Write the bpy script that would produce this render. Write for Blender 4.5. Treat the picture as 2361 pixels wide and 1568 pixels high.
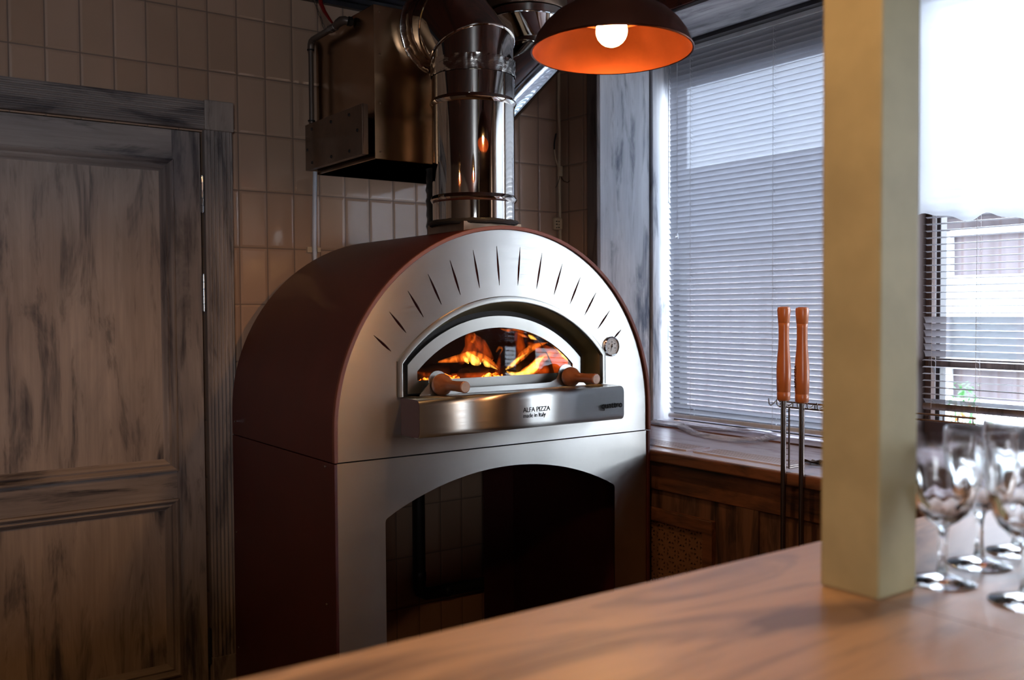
import bpy, bmesh, math, random
from mathutils import Vector, Matrix, noise
random.seed(7)
R = math.radians
PI = math.pi
for o in list(bpy.data.objects):
    bpy.data.objects.remove(o)
S = bpy.context.scene
COL = S.collection

# ------------------------------------------------------------------ camera
YAW, PITCH, ROLL, FPX = 0.6259, -0.0322, -0.0059, 2190.55
cam_d = bpy.data.cameras.new('camera')
cam = bpy.data.objects.new('camera', cam_d)
COL.objects.link(cam)
S.camera = cam
fw = Vector((math.sin(YAW)*math.cos(PITCH), math.cos(YAW)*math.cos(PITCH), math.sin(PITCH)))
rt = Vector((math.cos(YAW), -math.sin(YAW), 0))
up = rt.cross(fw)
rt2 = rt*math.cos(ROLL) + up*math.sin(ROLL)
up2 = -rt*math.sin(ROLL) + up*math.cos(ROLL)
cam.matrix_world = Matrix(((rt2.x, up2.x, -fw.x, -1.3949), (rt2.y, up2.y, -fw.y, -3.2683),
                           (rt2.z, up2.z, -fw.z, 1.377), (0, 0, 0, 1)))
cam_d.sensor_fit = 'HORIZONTAL'
cam_d.sensor_width = 36
cam_d.lens = FPX/2361*36
cam_d.clip_start = 0.05
cam_d.clip_end = 200
cam_d.dof.use_dof = True
cam_d.dof.focus_distance = 2.95
cam_d.dof.aperture_fstop = 3.4

# ------------------------------------------------------------------ world, exposure
W = bpy.data.worlds.new('overcast_sky')
S.world = W
W.use_nodes = True
wn = W.node_tree.nodes
wl = W.node_tree.links
bg = wn['Background']
SKY = 6.2
tc = wn.new('ShaderNodeTexCoord')
mp = wn.new('ShaderNodeMapping'); mp.inputs['Scale'].default_value = (1.2, 1.2, 3.0)
nz = wn.new('ShaderNodeTexNoise'); nz.inputs['Scale'].default_value = 1.6; nz.inputs['Detail'].default_value = 3
rp = wn.new('ShaderNodeValToRGB')
rp.color_ramp.elements[0].position = 0.3; rp.color_ramp.elements[0].color = (0.74, 0.84, 1.0, 1)
rp.color_ramp.elements[1].position = 0.7; rp.color_ramp.elements[1].color = (0.92, 0.96, 1.0, 1)
wl.new(tc.outputs['Generated'], mp.inputs['Vector']); wl.new(mp.outputs['Vector'], nz.inputs['Vector'])
wl.new(nz.outputs['Fac'], rp.inputs['Fac']); wl.new(rp.outputs['Color'], bg.inputs['Color'])
bg.inputs['Strength'].default_value = SKY
W.cycles.sampling_method = 'AUTOMATIC'
S.view_settings.view_transform = 'Standard'
S.view_settings.look = 'None'
S.view_settings.exposure = 1.66
S.view_settings.gamma = 1.0
S.view_settings.use_curve_mapping = False
cy = S.cycles
cy.use_denoising = True
cy.max_bounces = 14
cy.diffuse_bounces = 4
cy.glossy_bounces = 4
cy.transmission_bounces = 14
cy.transparent_max_bounces = 16
cy.use_adaptive_sampling = True
cy.adaptive_threshold = 0.035
cy.sample_clamp_indirect = 6
cy.caustics_reflective = False
cy.caustics_refractive = False
cy.blur_glossy = 0.5
cy.volume_step_rate = 1.0

BULB = 84.0


def portal(name, loc, rot, sx, sy):
    l = bpy.data.lights.new(name, 'AREA')
    l.shape = 'RECTANGLE'; l.size = sx; l.size_y = sy
    l.cycles.is_portal = True
    o = bpy.data.objects.new(name, l)
    o.location = loc; o.rotation_euler = rot
    COL.objects.link(o)


# windows of the room guide the sky light in
portal('window_portal', (1.78, -0.80, 1.7), (0, R(90), 0), 1.7, 1.2)
portal('window_portal', (1.78, -2.1, 1.7), (0, R(90), 0), 1.7, 1.35)
portal('window_portal', (1.78, -3.92, 1.7), (0, R(90), 0), 1.7, 0.66)
portal('window_portal', (-3.1, -6.52, 1.6), (R(90), 0, 0), 0.9, 1.4)

# ------------------------------------------------------------------ material helpers


def newmat(name):
    m = bpy.data.materials.new(name)
    m.use_nodes = True
    nt = m.node_tree
    return m, nt.nodes, nt.links, nt.nodes['Principled BSDF']


def setp(b, **k):
    names = {'col': 'Base Color', 'rough': 'Roughness', 'metal': 'Metallic', 'spec': 'Specular IOR Level',
             'aniso': 'Anisotropic', 'trans': 'Transmission Weight', 'ior': 'IOR', 'coat': 'Coat Weight',
             'coatr': 'Coat Roughness', 'alpha': 'Alpha', 'em': 'Emission Strength', 'emc': 'Emission Color'}
    for q, v in k.items():
        if isinstance(v, tuple) and len(v) == 3:
            v = (*v, 1)
        b.inputs[names[q]].default_value = v


def srgb(r, g, b):
    f = lambda c: (c/255/12.92) if c/255 <= 0.04045 else ((c/255+0.055)/1.055)**2.4
    return (f(r), f(g), f(b))


def coords(n, l, scale=(1, 1, 1), loc=(0, 0, 0)):
    t = n.new('ShaderNodeTexCoord'); m = n.new('ShaderNodeMapping')
    m.inputs['Scale'].default_value = scale; m.inputs['Location'].default_value = loc
    l.new(t.outputs['Object'], m.inputs['Vector'])
    return m.outputs['Vector']


def noise_node(n, l, vec, scale, detail=4, rough=0.55, dist=0.0):
    t = n.new('ShaderNodeTexNoise')
    t.inputs['Scale'].default_value = scale; t.inputs['Detail'].default_value = detail
    t.inputs['Roughness'].default_value = rough; t.inputs['Distortion'].default_value = dist
    l.new(vec, t.inputs['Vector'])
    return t.outputs['Fac']


def ramp(n, l, fac, stops):
    r = n.new('ShaderNodeValToRGB')
    e = r.color_ramp.elements
    while len(e) < len(stops):
        e.new(0.5)
    for i, (p, c) in enumerate(stops):
        e[i].position = p
        e[i].color = (c, c, c, 1) if isinstance(c, (int, float)) else (*c, 1)
    l.new(fac, r.inputs['Fac'])
    return r.outputs['Color']


def mixc(n, l, fac, a, b, mode='MIX'):
    m = n.new('ShaderNodeMix'); m.data_type = 'RGBA'; m.blend_type = mode
    for sock, v in ((m.inputs[0], fac), (m.inputs[6], a), (m.inputs[7], b)):
        if isinstance(v, (int, float)):
            sock.default_value = v
        elif isinstance(v, tuple):
            sock.default_value = (*v, 1)
        else:
            l.new(v, sock)
    return m.outputs[2]


def math_n(n, l, op, a, b=None, c=None):
    m = n.new('ShaderNodeMath'); m.operation = op
    for i, v in enumerate((a, b, c)):
        if v is None:
            continue
        if isinstance(v, (int, float)):
            m.inputs[i].default_value = v
        else:
            l.new(v, m.inputs[i])
    return m.outputs[0]


def bump(n, l, bsdf, h, strength=0.3, dist=0.002):
    b = n.new('ShaderNodeBump')
    b.inputs['Strength'].default_value = strength; b.inputs['Distance'].default_value = dist
    l.new(h, b.inputs['Height']); l.new(b.outputs['Normal'], bsdf.inputs['Normal'])
    return b


def plain(name, col, rough=0.5, metal=0.0, bumpy=0.0, bscale=200, **k):
    m, n, l, b = newmat(name)
    setp(b, col=col, rough=rough, metal=metal, **k)
    v = coords(n, l)
    f = noise_node(n, l, v, 9, 4)
    c = mixc(n, l, ramp(n, l, f, [(0.35, 0.0), (0.7, 1.0)]), tuple(x*0.86 for x in col), tuple(min(1, x*1.1) for x in col))
    l.new(c, b.inputs['Base Color'])
    if bumpy:
        f2 = noise_node(n, l, v, bscale, 2)
        bump(n, l, b, f2, bumpy, 0.001)
    return m


def weathered(name, paint, dark, axis, amount=0.5, tint=None, rough=0.55, sc=1.0, seed=0.0, drybrush=True):
    """Brushed-on paint wearing through to dark streaks that run along one axis."""
    m, n, l, b = newmat(name)
    lo, hi = 2.8*sc, 15.0*sc
    s = {'X': (lo, hi, hi), 'Y': (hi, lo, hi), 'Z': (hi, hi, lo)}[axis]
    v = coords(n, l, s, (seed, seed*1.7, seed*0.6))
    s2 = {'X': (3, 90, 90), 'Y': (90, 3, 90), 'Z': (90, 90, 3)}[axis]
    v2 = coords(n, l, tuple(q*sc for q in s2), (seed, 0, seed))
    f1 = noise_node(n, l, v, 1.0, 5, 0.62, 0.6)
    f2 = noise_node(n, l, v2, 1.0, 3, 0.6)
    v3 = coords(n, l, tuple(q*0.35 for q in s), (seed+3, seed, 1.0))
    f3 = noise_node(n, l, v3, 1.3, 3, 0.5)
    st = math_n(n, l, 'MULTIPLY_ADD', f2, 0.35, math_n(n, l, 'MULTIPLY', f1, 0.85))
    mask = ramp(n, l, st, [(0.56+0.10*(1-amount), 0.0), (0.78, 1.0)])
    soft = ramp(n, l, f1, [(0.42, 0.0), (0.62, 0.55)])
    tint = tint or tuple(x*0.72 for x in paint)
    c = mixc(n, l, ramp(n, l, f3, [(0.38, 0.0), (0.62, 1.0)]), paint, tint)
    c = mixc(n, l, math_n(n, l, 'MULTIPLY', soft, amount), c, dark)
    c = mixc(n, l, mask, c, dark)
    c = mixc(n, l, ramp(n, l, f2, [(0.3, 0.25), (0.7, 0.0)]), c, dark)
    l.new(c, b.inputs['Base Color'])
    setp(b, rough=rough)
    bump(n, l, b, f2, 0.25, 0.001)
    return m


def tiles(name, axis, c0, w, z0, h):
    m, n, l, b = newmat(name)
    g = n.new('ShaderNodeNewGeometry')
    sx = n.new('ShaderNodeSeparateXYZ'); l.new(g.outputs['Position'], sx.inputs[0])
    u = math_n(n, l, 'DIVIDE', math_n(n, l, 'SUBTRACT', sx.outputs[axis], c0), w)
    vv = math_n(n, l, 'DIVIDE', math_n(n, l, 'SUBTRACT', sx.outputs['Z'], z0), h)

    def edge(q, size):
        fr = math_n(n, l, 'FRACT', q)
        d = math_n(n, l, 'MINIMUM', fr, math_n(n, l, 'SUBTRACT', 1.0, fr))
        return math_n(n, l, 'MULTIPLY', d, size)
    eu, ev = edge(u, w), edge(vv, h)
    e = math_n(n, l, 'MINIMUM', eu, ev)
    grout = ramp(n, l, e, [(0.0010, 1.0), (0.0019, 0.0)])
    prof = n.new('ShaderNodeMapRange'); prof.interpolation_type = 'SMOOTHSTEP'
    prof.inputs['From Min'].default_value = 0.0008; prof.inputs['From Max'].default_value = 0.011
    l.new(e, prof.inputs['Value'])
    # each tile a touch different in tone and lie
    cu = math_n(n, l, 'FLOOR', u); cv = math_n(n, l, 'FLOOR', vv)
    cb = n.new('ShaderNodeCombineXYZ'); l.new(cu, cb.inputs[0]); l.new(cv, cb.inputs[1])
    wn_ = n.new('ShaderNodeTexWhiteNoise'); l.new(cb.outputs[0], wn_.inputs['Vector'])
    base = mixc(n, l, wn_.outputs['Value'], srgb(170, 139, 116), srgb(182, 151, 129))
    vec = coords(n, l)
    dirt = ramp(n, l, noise_node(n, l, vec, 2.3, 5), [(0.4, 1.0), (0.8, 0.88)])
    base = mixc(n, l, 1.0, base, dirt, 'MULTIPLY')
    c = mixc(n, l, grout, base, srgb(104, 84, 72))
    l.new(c, b.inputs['Base Color'])
    l.new(math_n(n, l, 'MULTIPLY_ADD', grout, 0.6, 0.09), b.inputs['Roughness'])
    hgt = math_n(n, l, 'ADD', math_n(n, l, 'MULTIPLY', prof.outputs[0], 0.6),
                 math_n(n, l, 'MULTIPLY', noise_node(n, l, vec, 14, 2), 0.22))
    bump(n, l, b, hgt, 0.8, 0.004)
    return m


def metal(name, col, rough, aniso=0.0, tan=None, brush=None, bs=0.05, spots=0.0):
    m, n, l, b = newmat(name)
    setp(b, col=col, rough=rough, metal=1.0, aniso=aniso)
    if tan:
        cb = n.new('ShaderNodeCombineXYZ')
        for i in range(3):
            cb.inputs[i].default_value = tan[i]
        l.new(cb.outputs[0], b.inputs['Tangent'])
    if brush:
        v = coords(n, l, brush)
        f = noise_node(n, l, v, 1.0, 3, 0.6)
        big = noise_node(n, l, coords(n, l, (2.2, 2.2, 1.1), (4, 2, 7)), 1.0, 4, 0.6)
        l.new(math_n(n, l, 'ADD', math_n(n, l, 'MULTIPLY_ADD', f, rough*0.55, rough*0.45), math_n(n, l, 'MULTIPLY', big, rough*0.5)), b.inputs['Roughness'])
        bump(n, l, b, f, bs, 0.0006)
    v2 = coords(n, l)
    f3 = noise_node(n, l, v2, 5.0, 5, 0.6)
    c = mixc(n, l, ramp(n, l, f3, [(0.35, 0.0), (0.75, 1.0)]), col, tuple(x*(0.9-spots) for x in col))
    l.new(c, b.inputs['Base Color'])
    return m


M = {}
M['tile_x'] = tiles('tile_back', 'X', -0.006, 0.1018, 2.40-0.0, 0.2)
M['tile_y'] = tiles('tile_side', 'Y', -0.052, 0.1018, 2.40-0.0, 0.2)
PAINT = srgb(172, 160, 153); PDARK = srgb(62, 58, 62)
M['door_v'] = weathered('door_paint_upright', PAINT, PDARK, 'Z', 0.45, srgb(124, 116, 114), seed=2)
M['door_h'] = weathered('door_paint_across', PAINT, PDARK, 'X', 0.35, srgb(140, 130, 126), seed=5)
M['door_panel'] = weathered('door_paint_panel', srgb(180, 165, 154), PDARK, 'Z', 0.42, srgb(158, 142, 132), seed=9, sc=0.8)
M['jamb_v'] = weathered('window_paint_upright', srgb(228, 228, 232), srgb(84, 92, 110), 'Z', 0.42, srgb(198, 203, 212), seed=12)
M['jamb_y'] = weathered('window_paint_along', srgb(172, 170, 174), srgb(60, 60, 68), 'Y', 0.6, srgb(124, 124, 130), seed=15)
M['casing'] = weathered('casing_paint_upright', srgb(118, 106, 100), srgb(40, 34, 34), 'Z', 0.7, srgb(96, 86, 84), seed=17)
M['sill'] = weathered('sill_paint', srgb(228, 224, 234), srgb(170, 154, 160), 'Y', 0.25, srgb(216, 212, 226), seed=21, rough=0.22)
M['cover_v'] = weathered('cover_wood_upright', srgb(128, 92, 76), srgb(38, 30, 28), 'Z', 0.75, srgb(108, 86, 80), seed=25)
M['cover_y'] = weathered('cover_wood_along', srgb(138, 90, 64), srgb(46, 32, 28), 'Y', 0.7, srgb(112, 76, 58), seed=28)
M['lattice'] = plain('lattice_wood', srgb(128, 94, 74), 0.6)
M['ceiling'] = weathered('ceiling_wood', srgb(96, 44, 26), srgb(30, 16, 12), 'X', 0.5, srgb(74, 34, 22), seed=31)
M['dark_trim'] = plain('black_stained_wood', srgb(30, 28, 32), 0.35)
M['floor'] = plain('floor_concrete', srgb(92, 78, 68), 0.5)
M['plaster'] = plain('plain_plaster', srgb(112, 84, 64), 0.8)
M['steel'] = metal('brushed_steel', srgb(196, 195, 190), 0.36, 0.9, (0, 0, 1), (5, 260, 260), 0.10)
M['steel_v'] = metal('satin_steel', srgb(166, 166, 161), 0.32, 0.3, (0, 0, 1))
M['steel_dim'] = metal('dull_sheet_steel', srgb(168, 134, 104), 0.24, 0.6, (0, 0, 1), None, 0.05, 0.1)
M['steel_plate'] = metal('galvanised_plate', srgb(136, 114, 96), 0.42, 0.0, None, (20, 20, 20), 0.05, 0.2)
M['chrome'] = metal('polished_flue', srgb(222, 218, 210), 0.045, 0.0, None, (2, 2, 90), 0.012)
M['chrome2'] = metal('polished_duct', srgb(206, 212, 216), 0.06, 0.0, None, (60, 2, 60), 0.015)
M['foil'] = metal('crinkled_foil_tape', srgb(226, 222, 214), 0.14, 0.0, None, (60, 60, 160), 0.9)
M['rack'] = metal('dark_wire', srgb(128, 118, 112), 0.3)
M['rod'] = metal('dark_steel_rod', srgb(150, 142, 138), 0.22, 0.0, None, (300, 300, 2), 0.03)
M['iron'] = plain('black_iron', srgb(34, 30, 28), 0.5, 0.3)
M['soot_and_backing'] = plain('sooty_sealant_and_backing', srgb(24, 20, 18), 0.7, 0.0, 1.0, 60)  # sooty sealant; also the black of the added light-blocking plates
M['black_wrap'] = plain('black_wrapped_pipe', srgb(40, 44, 44), 0.35, 0.0, 0.8, 40)
M['brown'] = plain('brown_powder_coat', srgb(74, 26, 24), 0.36, 0.0, 0.9, 900)
M['brown_edge'] = plain('copper_powder_edge', srgb(116, 68, 56), 0.34, 0.2, 1.0, 900)
M['matte_brown'] = plain('matte_maroon', srgb(58, 22, 22), 0.9, spec=0.1)
M['shade_paint'] = plain('dark_bronze_paint', srgb(92, 54, 40), 0.42)
M['pipe'] = plain('grey_painted_pipe', srgb(96, 84, 76), 0.4, 0.4)
M['red'] = plain('red_lever', srgb(120, 18, 16), 0.35)
M['white_pvc'] = plain('white_cable_sleeve', srgb(206, 210, 220), 0.35)
M['pale_box'] = plain('aged_plastic', srgb(206, 182, 150), 0.5)
M['black_plastic'] = plain('black_plastic', srgb(18, 18, 20), 0.35)
M['copper_in'] = metal('copper_lining', srgb(106, 52, 28), 0.55, 0.0, None, (14, 14, 14), 0.05, 0.2)
M['bronze_out'] = metal('dark_bronze_shade', srgb(116, 66, 48), 0.36, 0.0, None, (20, 20, 20), 0.05, 0.2)
M['brass'] = metal('brass_lining', srgb(214, 198, 150), 0.32)
M['post'] = plain('olive_cream_paint', srgb(180, 171, 131), 0.5)
M['ink'] = plain('black_print', (0.006, 0.006, 0.006), 0.8, spec=0.05)
M['dial'] = plain('dial_face', srgb(190, 190, 186), 0.4)
M['white_frame'] = plain('white_window_frame', srgb(225, 230, 236), 0.4)
M['dark_frame'] = plain('dark_window_frame', srgb(52, 50, 54), 0.4)
M['brown_frame'] = plain('brown_window_jamb', srgb(60, 46, 42), 0.55)
M['cord'] = plain('blind_cord', srgb(196, 196, 198), 0.6)
M['log'] = plain('charred_log', srgb(30, 20, 16), 0.9, 0.0, 1.0, 40)
M['firebrick'] = plain('sooty_firebrick', srgb(52, 34, 24), 0.85, 0.0, 1.0, 24)

# honey turned wood


def honey(name, a, b2, axis='Z', rough=0.32):
    m, n, l, b = newmat(name)
    s = {'Z': (40, 40, 5), 'Y': (40, 5, 40)}[axis]
    f = noise_node(n, l, coords(n, l, s), 1.0, 4, 0.6, 0.3)
    c = mixc(n, l, ramp(n, l, f, [(0.3, 0.0), (0.7, 1.0)]), a, b2)
    l.new(c, b.inputs['Base Color']); setp(b, rough=rough, coat=0.3, coatr=0.2)
    return m


M['peel_wood'] = honey('orange_beech', srgb(206, 122, 66), srgb(182, 98, 48))
M['knob_wood'] = honey('brown_beech', srgb(158, 96, 60), srgb(132, 74, 44), 'Y', 0.45)
M['knob_end'] = honey('pale_end_grain', srgb(176, 148, 128), srgb(150, 122, 102), 'Y', 0.5)

# counter


def counter_mat():
    m, n, l, b = newmat('pale_pickled_wood')
    v = coords(n, l, (1.5, 7.5, 1))
    f1 = noise_node(n, l, v, 1.0, 5, 0.55, 1.6)
    v2 = coords(n, l, (1.0, 4.0, 1), (3, 1, 0))
    f2 = noise_node(n, l, v2, 1.0, 3, 0.5, 0.8)
    v3 = coords(n, l, (4, 120, 1))
    f3 = noise_node(n, l, v3, 1.0, 3, 0.6)
    c = mixc(n, l, ramp(n, l, f2, [(0.35, 0.0), (0.65, 1.0)]), srgb(216, 184, 154), srgb(202, 170, 144))
    c = mixc(n, l, ramp(n, l, f1, [(0.50, 0.0), (0.64, 0.9)]), c, srgb(126, 108, 103))
    c = mixc(n, l, ramp(n, l, f3, [(0.3, 0.22), (0.6, 0.0)]), c, srgb(166, 136, 118))
    l.new(c, b.inputs['Base Color'])
    setp(b, rough=0.33, spec=0.5)
    return m


M['counter'] = counter_mat()
M['counter_edge'] = honey('counter_edge_wood', srgb(150, 110, 84), srgb(120, 84, 62), 'Y', 0.5)


def slat_mat(name, col, through):
    m, n, l, b = newmat(name)
    out = n['Material Output']
    setp(b, col=col, rough=0.35)
    tr = n.new('ShaderNodeBsdfTranslucent'); tr.inputs['Color'].default_value = (*col, 1)
    tp = n.new('ShaderNodeBsdfTransparent'); tp.inputs['Color'].default_value = (0.92, 0.95, 1, 1)
    m1 = n.new('ShaderNodeMixShader'); m1.inputs[0].default_value = 0.06
    m2 = n.new('ShaderNodeMixShader'); m2.inputs[0].default_value = through
    l.new(b.outputs[0], m1.inputs[1]); l.new(tr.outputs[0], m1.inputs[2])
    l.new(m1.outputs[0], m2.inputs[1]); l.new(tp.outputs[0], m2.inputs[2])
    l.new(m2.outputs[0], out.inputs['Surface'])
    return m


M['slat'] = slat_mat('perforated_grey_slat', srgb(158, 160, 168), 0.022)
M['slat2'] = slat_mat('grey_slat', srgb(150, 150, 156), 0.05)


def sheet_mat():
    m, n, l, b = newmat('white_translucent_cloth')
    out = n['Material Output']
    setp(b, col=(0.9, 0.92, 0.95), rough=0.6)
    tr = n.new('ShaderNodeBsdfTranslucent'); tr.inputs['Color'].default_value = (0.74, 0.75, 0.77, 1)
    mx = n.new('ShaderNodeMixShader'); mx.inputs[0].default_value = 0.9
    l.new(b.outputs[0], mx.inputs[1]); l.new(tr.outputs[0], mx.inputs[2]); l.new(mx.outputs[0], out.inputs['Surface'])
    return m


M['sheet'] = sheet_mat()


def pane_mat(name, tint=(0.96, 0.98, 1.0), ior=1.45):
    m, n, l, b = newmat(name)
    out = n['Material Output']
    gl = n.new('ShaderNodeBsdfGlossy'); gl.inputs['Roughness'].default_value = 0.02
    tp = n.new('ShaderNodeBsdfTransparent'); tp.inputs['Color'].default_value = (*tint, 1)
    fr = n.new('ShaderNodeFresnel'); fr.inputs['IOR'].default_value = ior
    ge = n.new('ShaderNodeNewGeometry')
    mx = n.new('ShaderNodeMixShader')
    l.new(math_n(n, l, 'MULTIPLY', fr.outputs[0], math_n(n, l, 'SUBTRACT', 1.0, ge.outputs['Backfacing'])), mx.inputs[0]); l.new(tp.outputs[0], mx.inputs[1]); l.new(gl.outputs[0], mx.inputs[2])
    l.new(mx.outputs[0], out.inputs['Surface'])
    return m


M['pane'] = pane_mat('window_glass')
M['oven_glass'] = pane_mat('oven_door_glass', (0.93, 0.88, 0.82), 1.3)


def crystal():
    m, n, l, b = newmat('cut_crystal')
    setp(b, col=(1, 1, 1), rough=0.06, trans=1.0, ior=1.45)
    return m


M['crystal'] = crystal()


def wrap_mat():
    m, n, l, b = newmat('clear_stretch_film')
    out = n['Material Output']
    setp(b, col=(0.85, 0.87, 0.95), rough=0.2)
    tp = n.new('ShaderNodeBsdfTransparent')
    mx = n.new('ShaderNodeMixShader')
    f = noise_node(n, l, coords(n, l, (60, 6, 30)), 1.0, 3)
    l.new(ramp(n, l, f, [(0.35, 0.15), (0.65, 0.75)]), mx.inputs[0])
    l.new(tp.outputs[0], mx.inputs[1]); l.new(b.outputs[0], mx.inputs[2]); l.new(mx.outputs[0], out.inputs['Surface'])
    return m


M['film'] = wrap_mat()


def emis(name, col, s):
    m, n, l, b = newmat(name)
    setp(b, col=(0, 0, 0), em=s, emc=col)
    return m


M['bulb'] = emis('glowing_bulb', (1.0, 0.52, 0.20), BULB)


def flame_mat(name, col, s):
    m = bpy.data.materials.new(name); m.use_nodes = True
    n, l = m.node_tree.nodes, m.node_tree.links
    n.remove(n['Principled BSDF'])
    e = n.new('ShaderNodeEmission'); e.inputs['Color'].default_value = (*col, 1); e.inputs['Strength'].default_value = s
    f = noise_node(n, l, coords(n, l, (38, 38, 16)), 1.0, 3, 0.6, 1.2)
    st = ramp(n, l, f, [(0.40, 0.08), (0.60, 1.0)])
    l.new(math_n(n, l, 'MULTIPLY', st, s*1.5), e.inputs['Strength'])
    l.new(e.outputs[0], n['Material Output'].inputs['Volume'])
    return m


M['flame'] = flame_mat('orange_flame', (1.0, 0.20, 0.02), 11)
M['flame_core'] = flame_mat('yellow_flame', (1.0, 0.50, 0.08), 36)
M['flame_dim'] = flame_mat('red_flame', (1.0, 0.12, 0.01), 2.6)


def ember_mat():
    m, n, l, b = newmat('glowing_embers')
    f = noise_node(n, l, coords(n, l), 45, 4)
    c = ramp(n, l, f, [(0.42, (0.02, 0.004, 0.0)), (0.56, (1.0, 0.12, 0.01)), (0.72, (1.0, 0.55, 0.12))])
    setp(b, col=(0.02, 0.015, 0.01), rough=0.9, em=3.0)
    l.new(c, b.inputs['Emission Color'])
    return m


M['ember'] = ember_mat()


def planks_mat():
    m, n, l, b = newmat('brown_plank_siding')
    v = coords(n, l, (1, 9, 0.4))
    f = noise_node(n, l, v, 1.0, 3, 0.5)
    c = ramp(n, l, f, [(0.3, srgb(66, 58, 60)), (0.5, srgb(82, 76, 80)), (0.7, srgb(96, 88, 88))])
    g = n.new('ShaderNodeTexWave'); g.bands_direction = 'Y'; g.inputs['Scale'].default_value = 2.6
    l.new(coords(n, l), g.inputs['Vector'])
    c = mixc(n, l, ramp(n, l, g.outputs['Fac'], [(0.0, 0.7), (0.10, 0.0)]), c, srgb(70, 56, 56))
    l.new(c, b.inputs['Base Color']); setp(b, rough=0.8)
    return m


M['planks'] = planks_mat()
M['roofing'] = plain('grey_roofing', srgb(84, 82, 88), 0.8)
M['pale_glass'] = plain('pale_reflecting_pane', srgb(206, 226, 232), 0.15)
M['asphalt'] = plain('yard_paving', srgb(120, 116, 112), 0.8)
M['leaf'] = plain('bright_leaf', srgb(86, 150, 88), 0.5)
M['dry_leaf'] = plain('dry_leaf', srgb(214, 150, 96), 0.6)
M['terracotta'] = plain('white_pot', srgb(220, 222, 226), 0.5)

# ------------------------------------------------------------------ object helpers
WLOC = {}


def wloc(o):
    return WLOC.get(o.name, Vector((0, 0, 0))) if o else Vector((0, 0, 0))


def thing(name, label, cat, loc=(0, 0, 0), group=None, kind=None):
    o = bpy.data.objects.new(name, None)
    o.empty_display_size = 0.05
    COL.objects.link(o)
    o.location = loc
    WLOC[o.name] = Vector(loc)
    if label: o['label'] = label
    if cat: o['category'] = cat
    if group: o['group'] = group
    if kind: o['kind'] = kind
    return o


def tag(o, label=None, cat=None, group=None, kind=None):
    for k, v in (('label', label), ('category', cat), ('group', group), ('kind', kind)):
        if v: o[k] = v
    return o


def obj(name, bm, mat, parent=None, smooth=False, bevel=0.0, label=None, weld=True, autos=None):
    """Vertices arrive in world coordinates; a child is stored relative to its parent."""
    me = bpy.data.meshes.new(name)
    if weld: bmesh.ops.remove_doubles(bm, verts=bm.verts, dist=1e-6)
    bmesh.ops.recalc_face_normals(bm, faces=bm.faces)
    if parent is not None:
        off = wloc(parent)
    else:
        xs = [v.co.x for v in bm.verts]; ys = [v.co.y for v in bm.verts]; zs = [v.co.z for v in bm.verts]
        off = Vector(((min(xs)+max(xs))/2, (min(ys)+max(ys))/2, min(zs)))
    for v in bm.verts:
        v.co -= off
    bm.to_mesh(me); bm.free()
    mats = mat if isinstance(mat, (list, tuple)) else [mat]
    for mm in mats:
        me.materials.append(mm)
    o = bpy.data.objects.new(name, me)
    COL.objects.link(o)
    if parent is not None:
        o.parent = parent
    else:
        o.location = off
    WLOC[o.name] = off
    if smooth or autos:
        for p in me.polygons:
            p.use_smooth = True
        ang = R(autos or 40)
        sh = me.attributes.get('sharp_edge')
        b2 = bmesh.new(); b2.from_mesh(me)
        for e in b2.edges:
            if len(e.link_faces) == 2 and e.calc_face_angle(0) > ang:
                e.smooth = False
        b2.to_mesh(me); b2.free()
    if bevel:
        md = o.modifiers.new('edge', 'BEVEL'); md.width = bevel; md.segments = 2; md.limit_method = 'ANGLE'
        md.angle_limit = R(40)
    if label: o['label'] = label
    return o


def B():
    return bmesh.new()


def box(bm, x0, x1, y0, y1, z0, z1):
    v = [bm.verts.new((x, y, z)) for x in (x0, x1) for y in (y0, y1) for z in (z0, z1)]
    for f in ((0, 1, 3, 2), (4, 6, 7, 5), (0, 4, 5, 1), (2, 3, 7, 6), (0, 2, 6, 4), (1, 5, 7, 3)):
        bm.faces.new([v[i] for i in f])
    return bm


def frame_from(d):
    d = d.normalized()
    a = Vector((0, 0, 1)) if abs(d.z) < 0.9 else Vector((1, 0, 0))
    u = d.cross(a).normalized()
    return u, d.cross(u).normalized()


def tube(bm, pts, r, seg=12, cap=True, closed=False):
    pts = [Vector(p) for p in pts]
    n = len(pts)
    rs = r if isinstance(r, (list, tuple)) else [r]*n
    u = None; rings = []
    for i, p in enumerate(pts):
        if closed:
            d = (pts[(i+1) % n]-pts[i-1])
        else:
            d = (pts[min(i+1, n-1)]-pts[max(i-1, 0)])
        d.normalize()
        if u is None:
            u, w = frame_from(d)
        else:
            u = (u - d*u.dot(d)).normalized()
            w = d.cross(u)
        rings.append([bm.verts.new(p+(u*math.cos(2*PI*k/seg)+w*math.sin(2*PI*k/seg))*rs[i]) for k in range(seg)])
    for i in range(n if closed else n-1):
        a, b = rings[i], rings[(i+1) % n]
        for k in range(seg):
            bm.faces.new((a[k], a[(k+1) % seg], b[(k+1) % seg], b[k]))
    if cap and not closed:
        for ring in (rings[0], rings[-1]):
            bm.faces.new(ring)
    return bm


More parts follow.
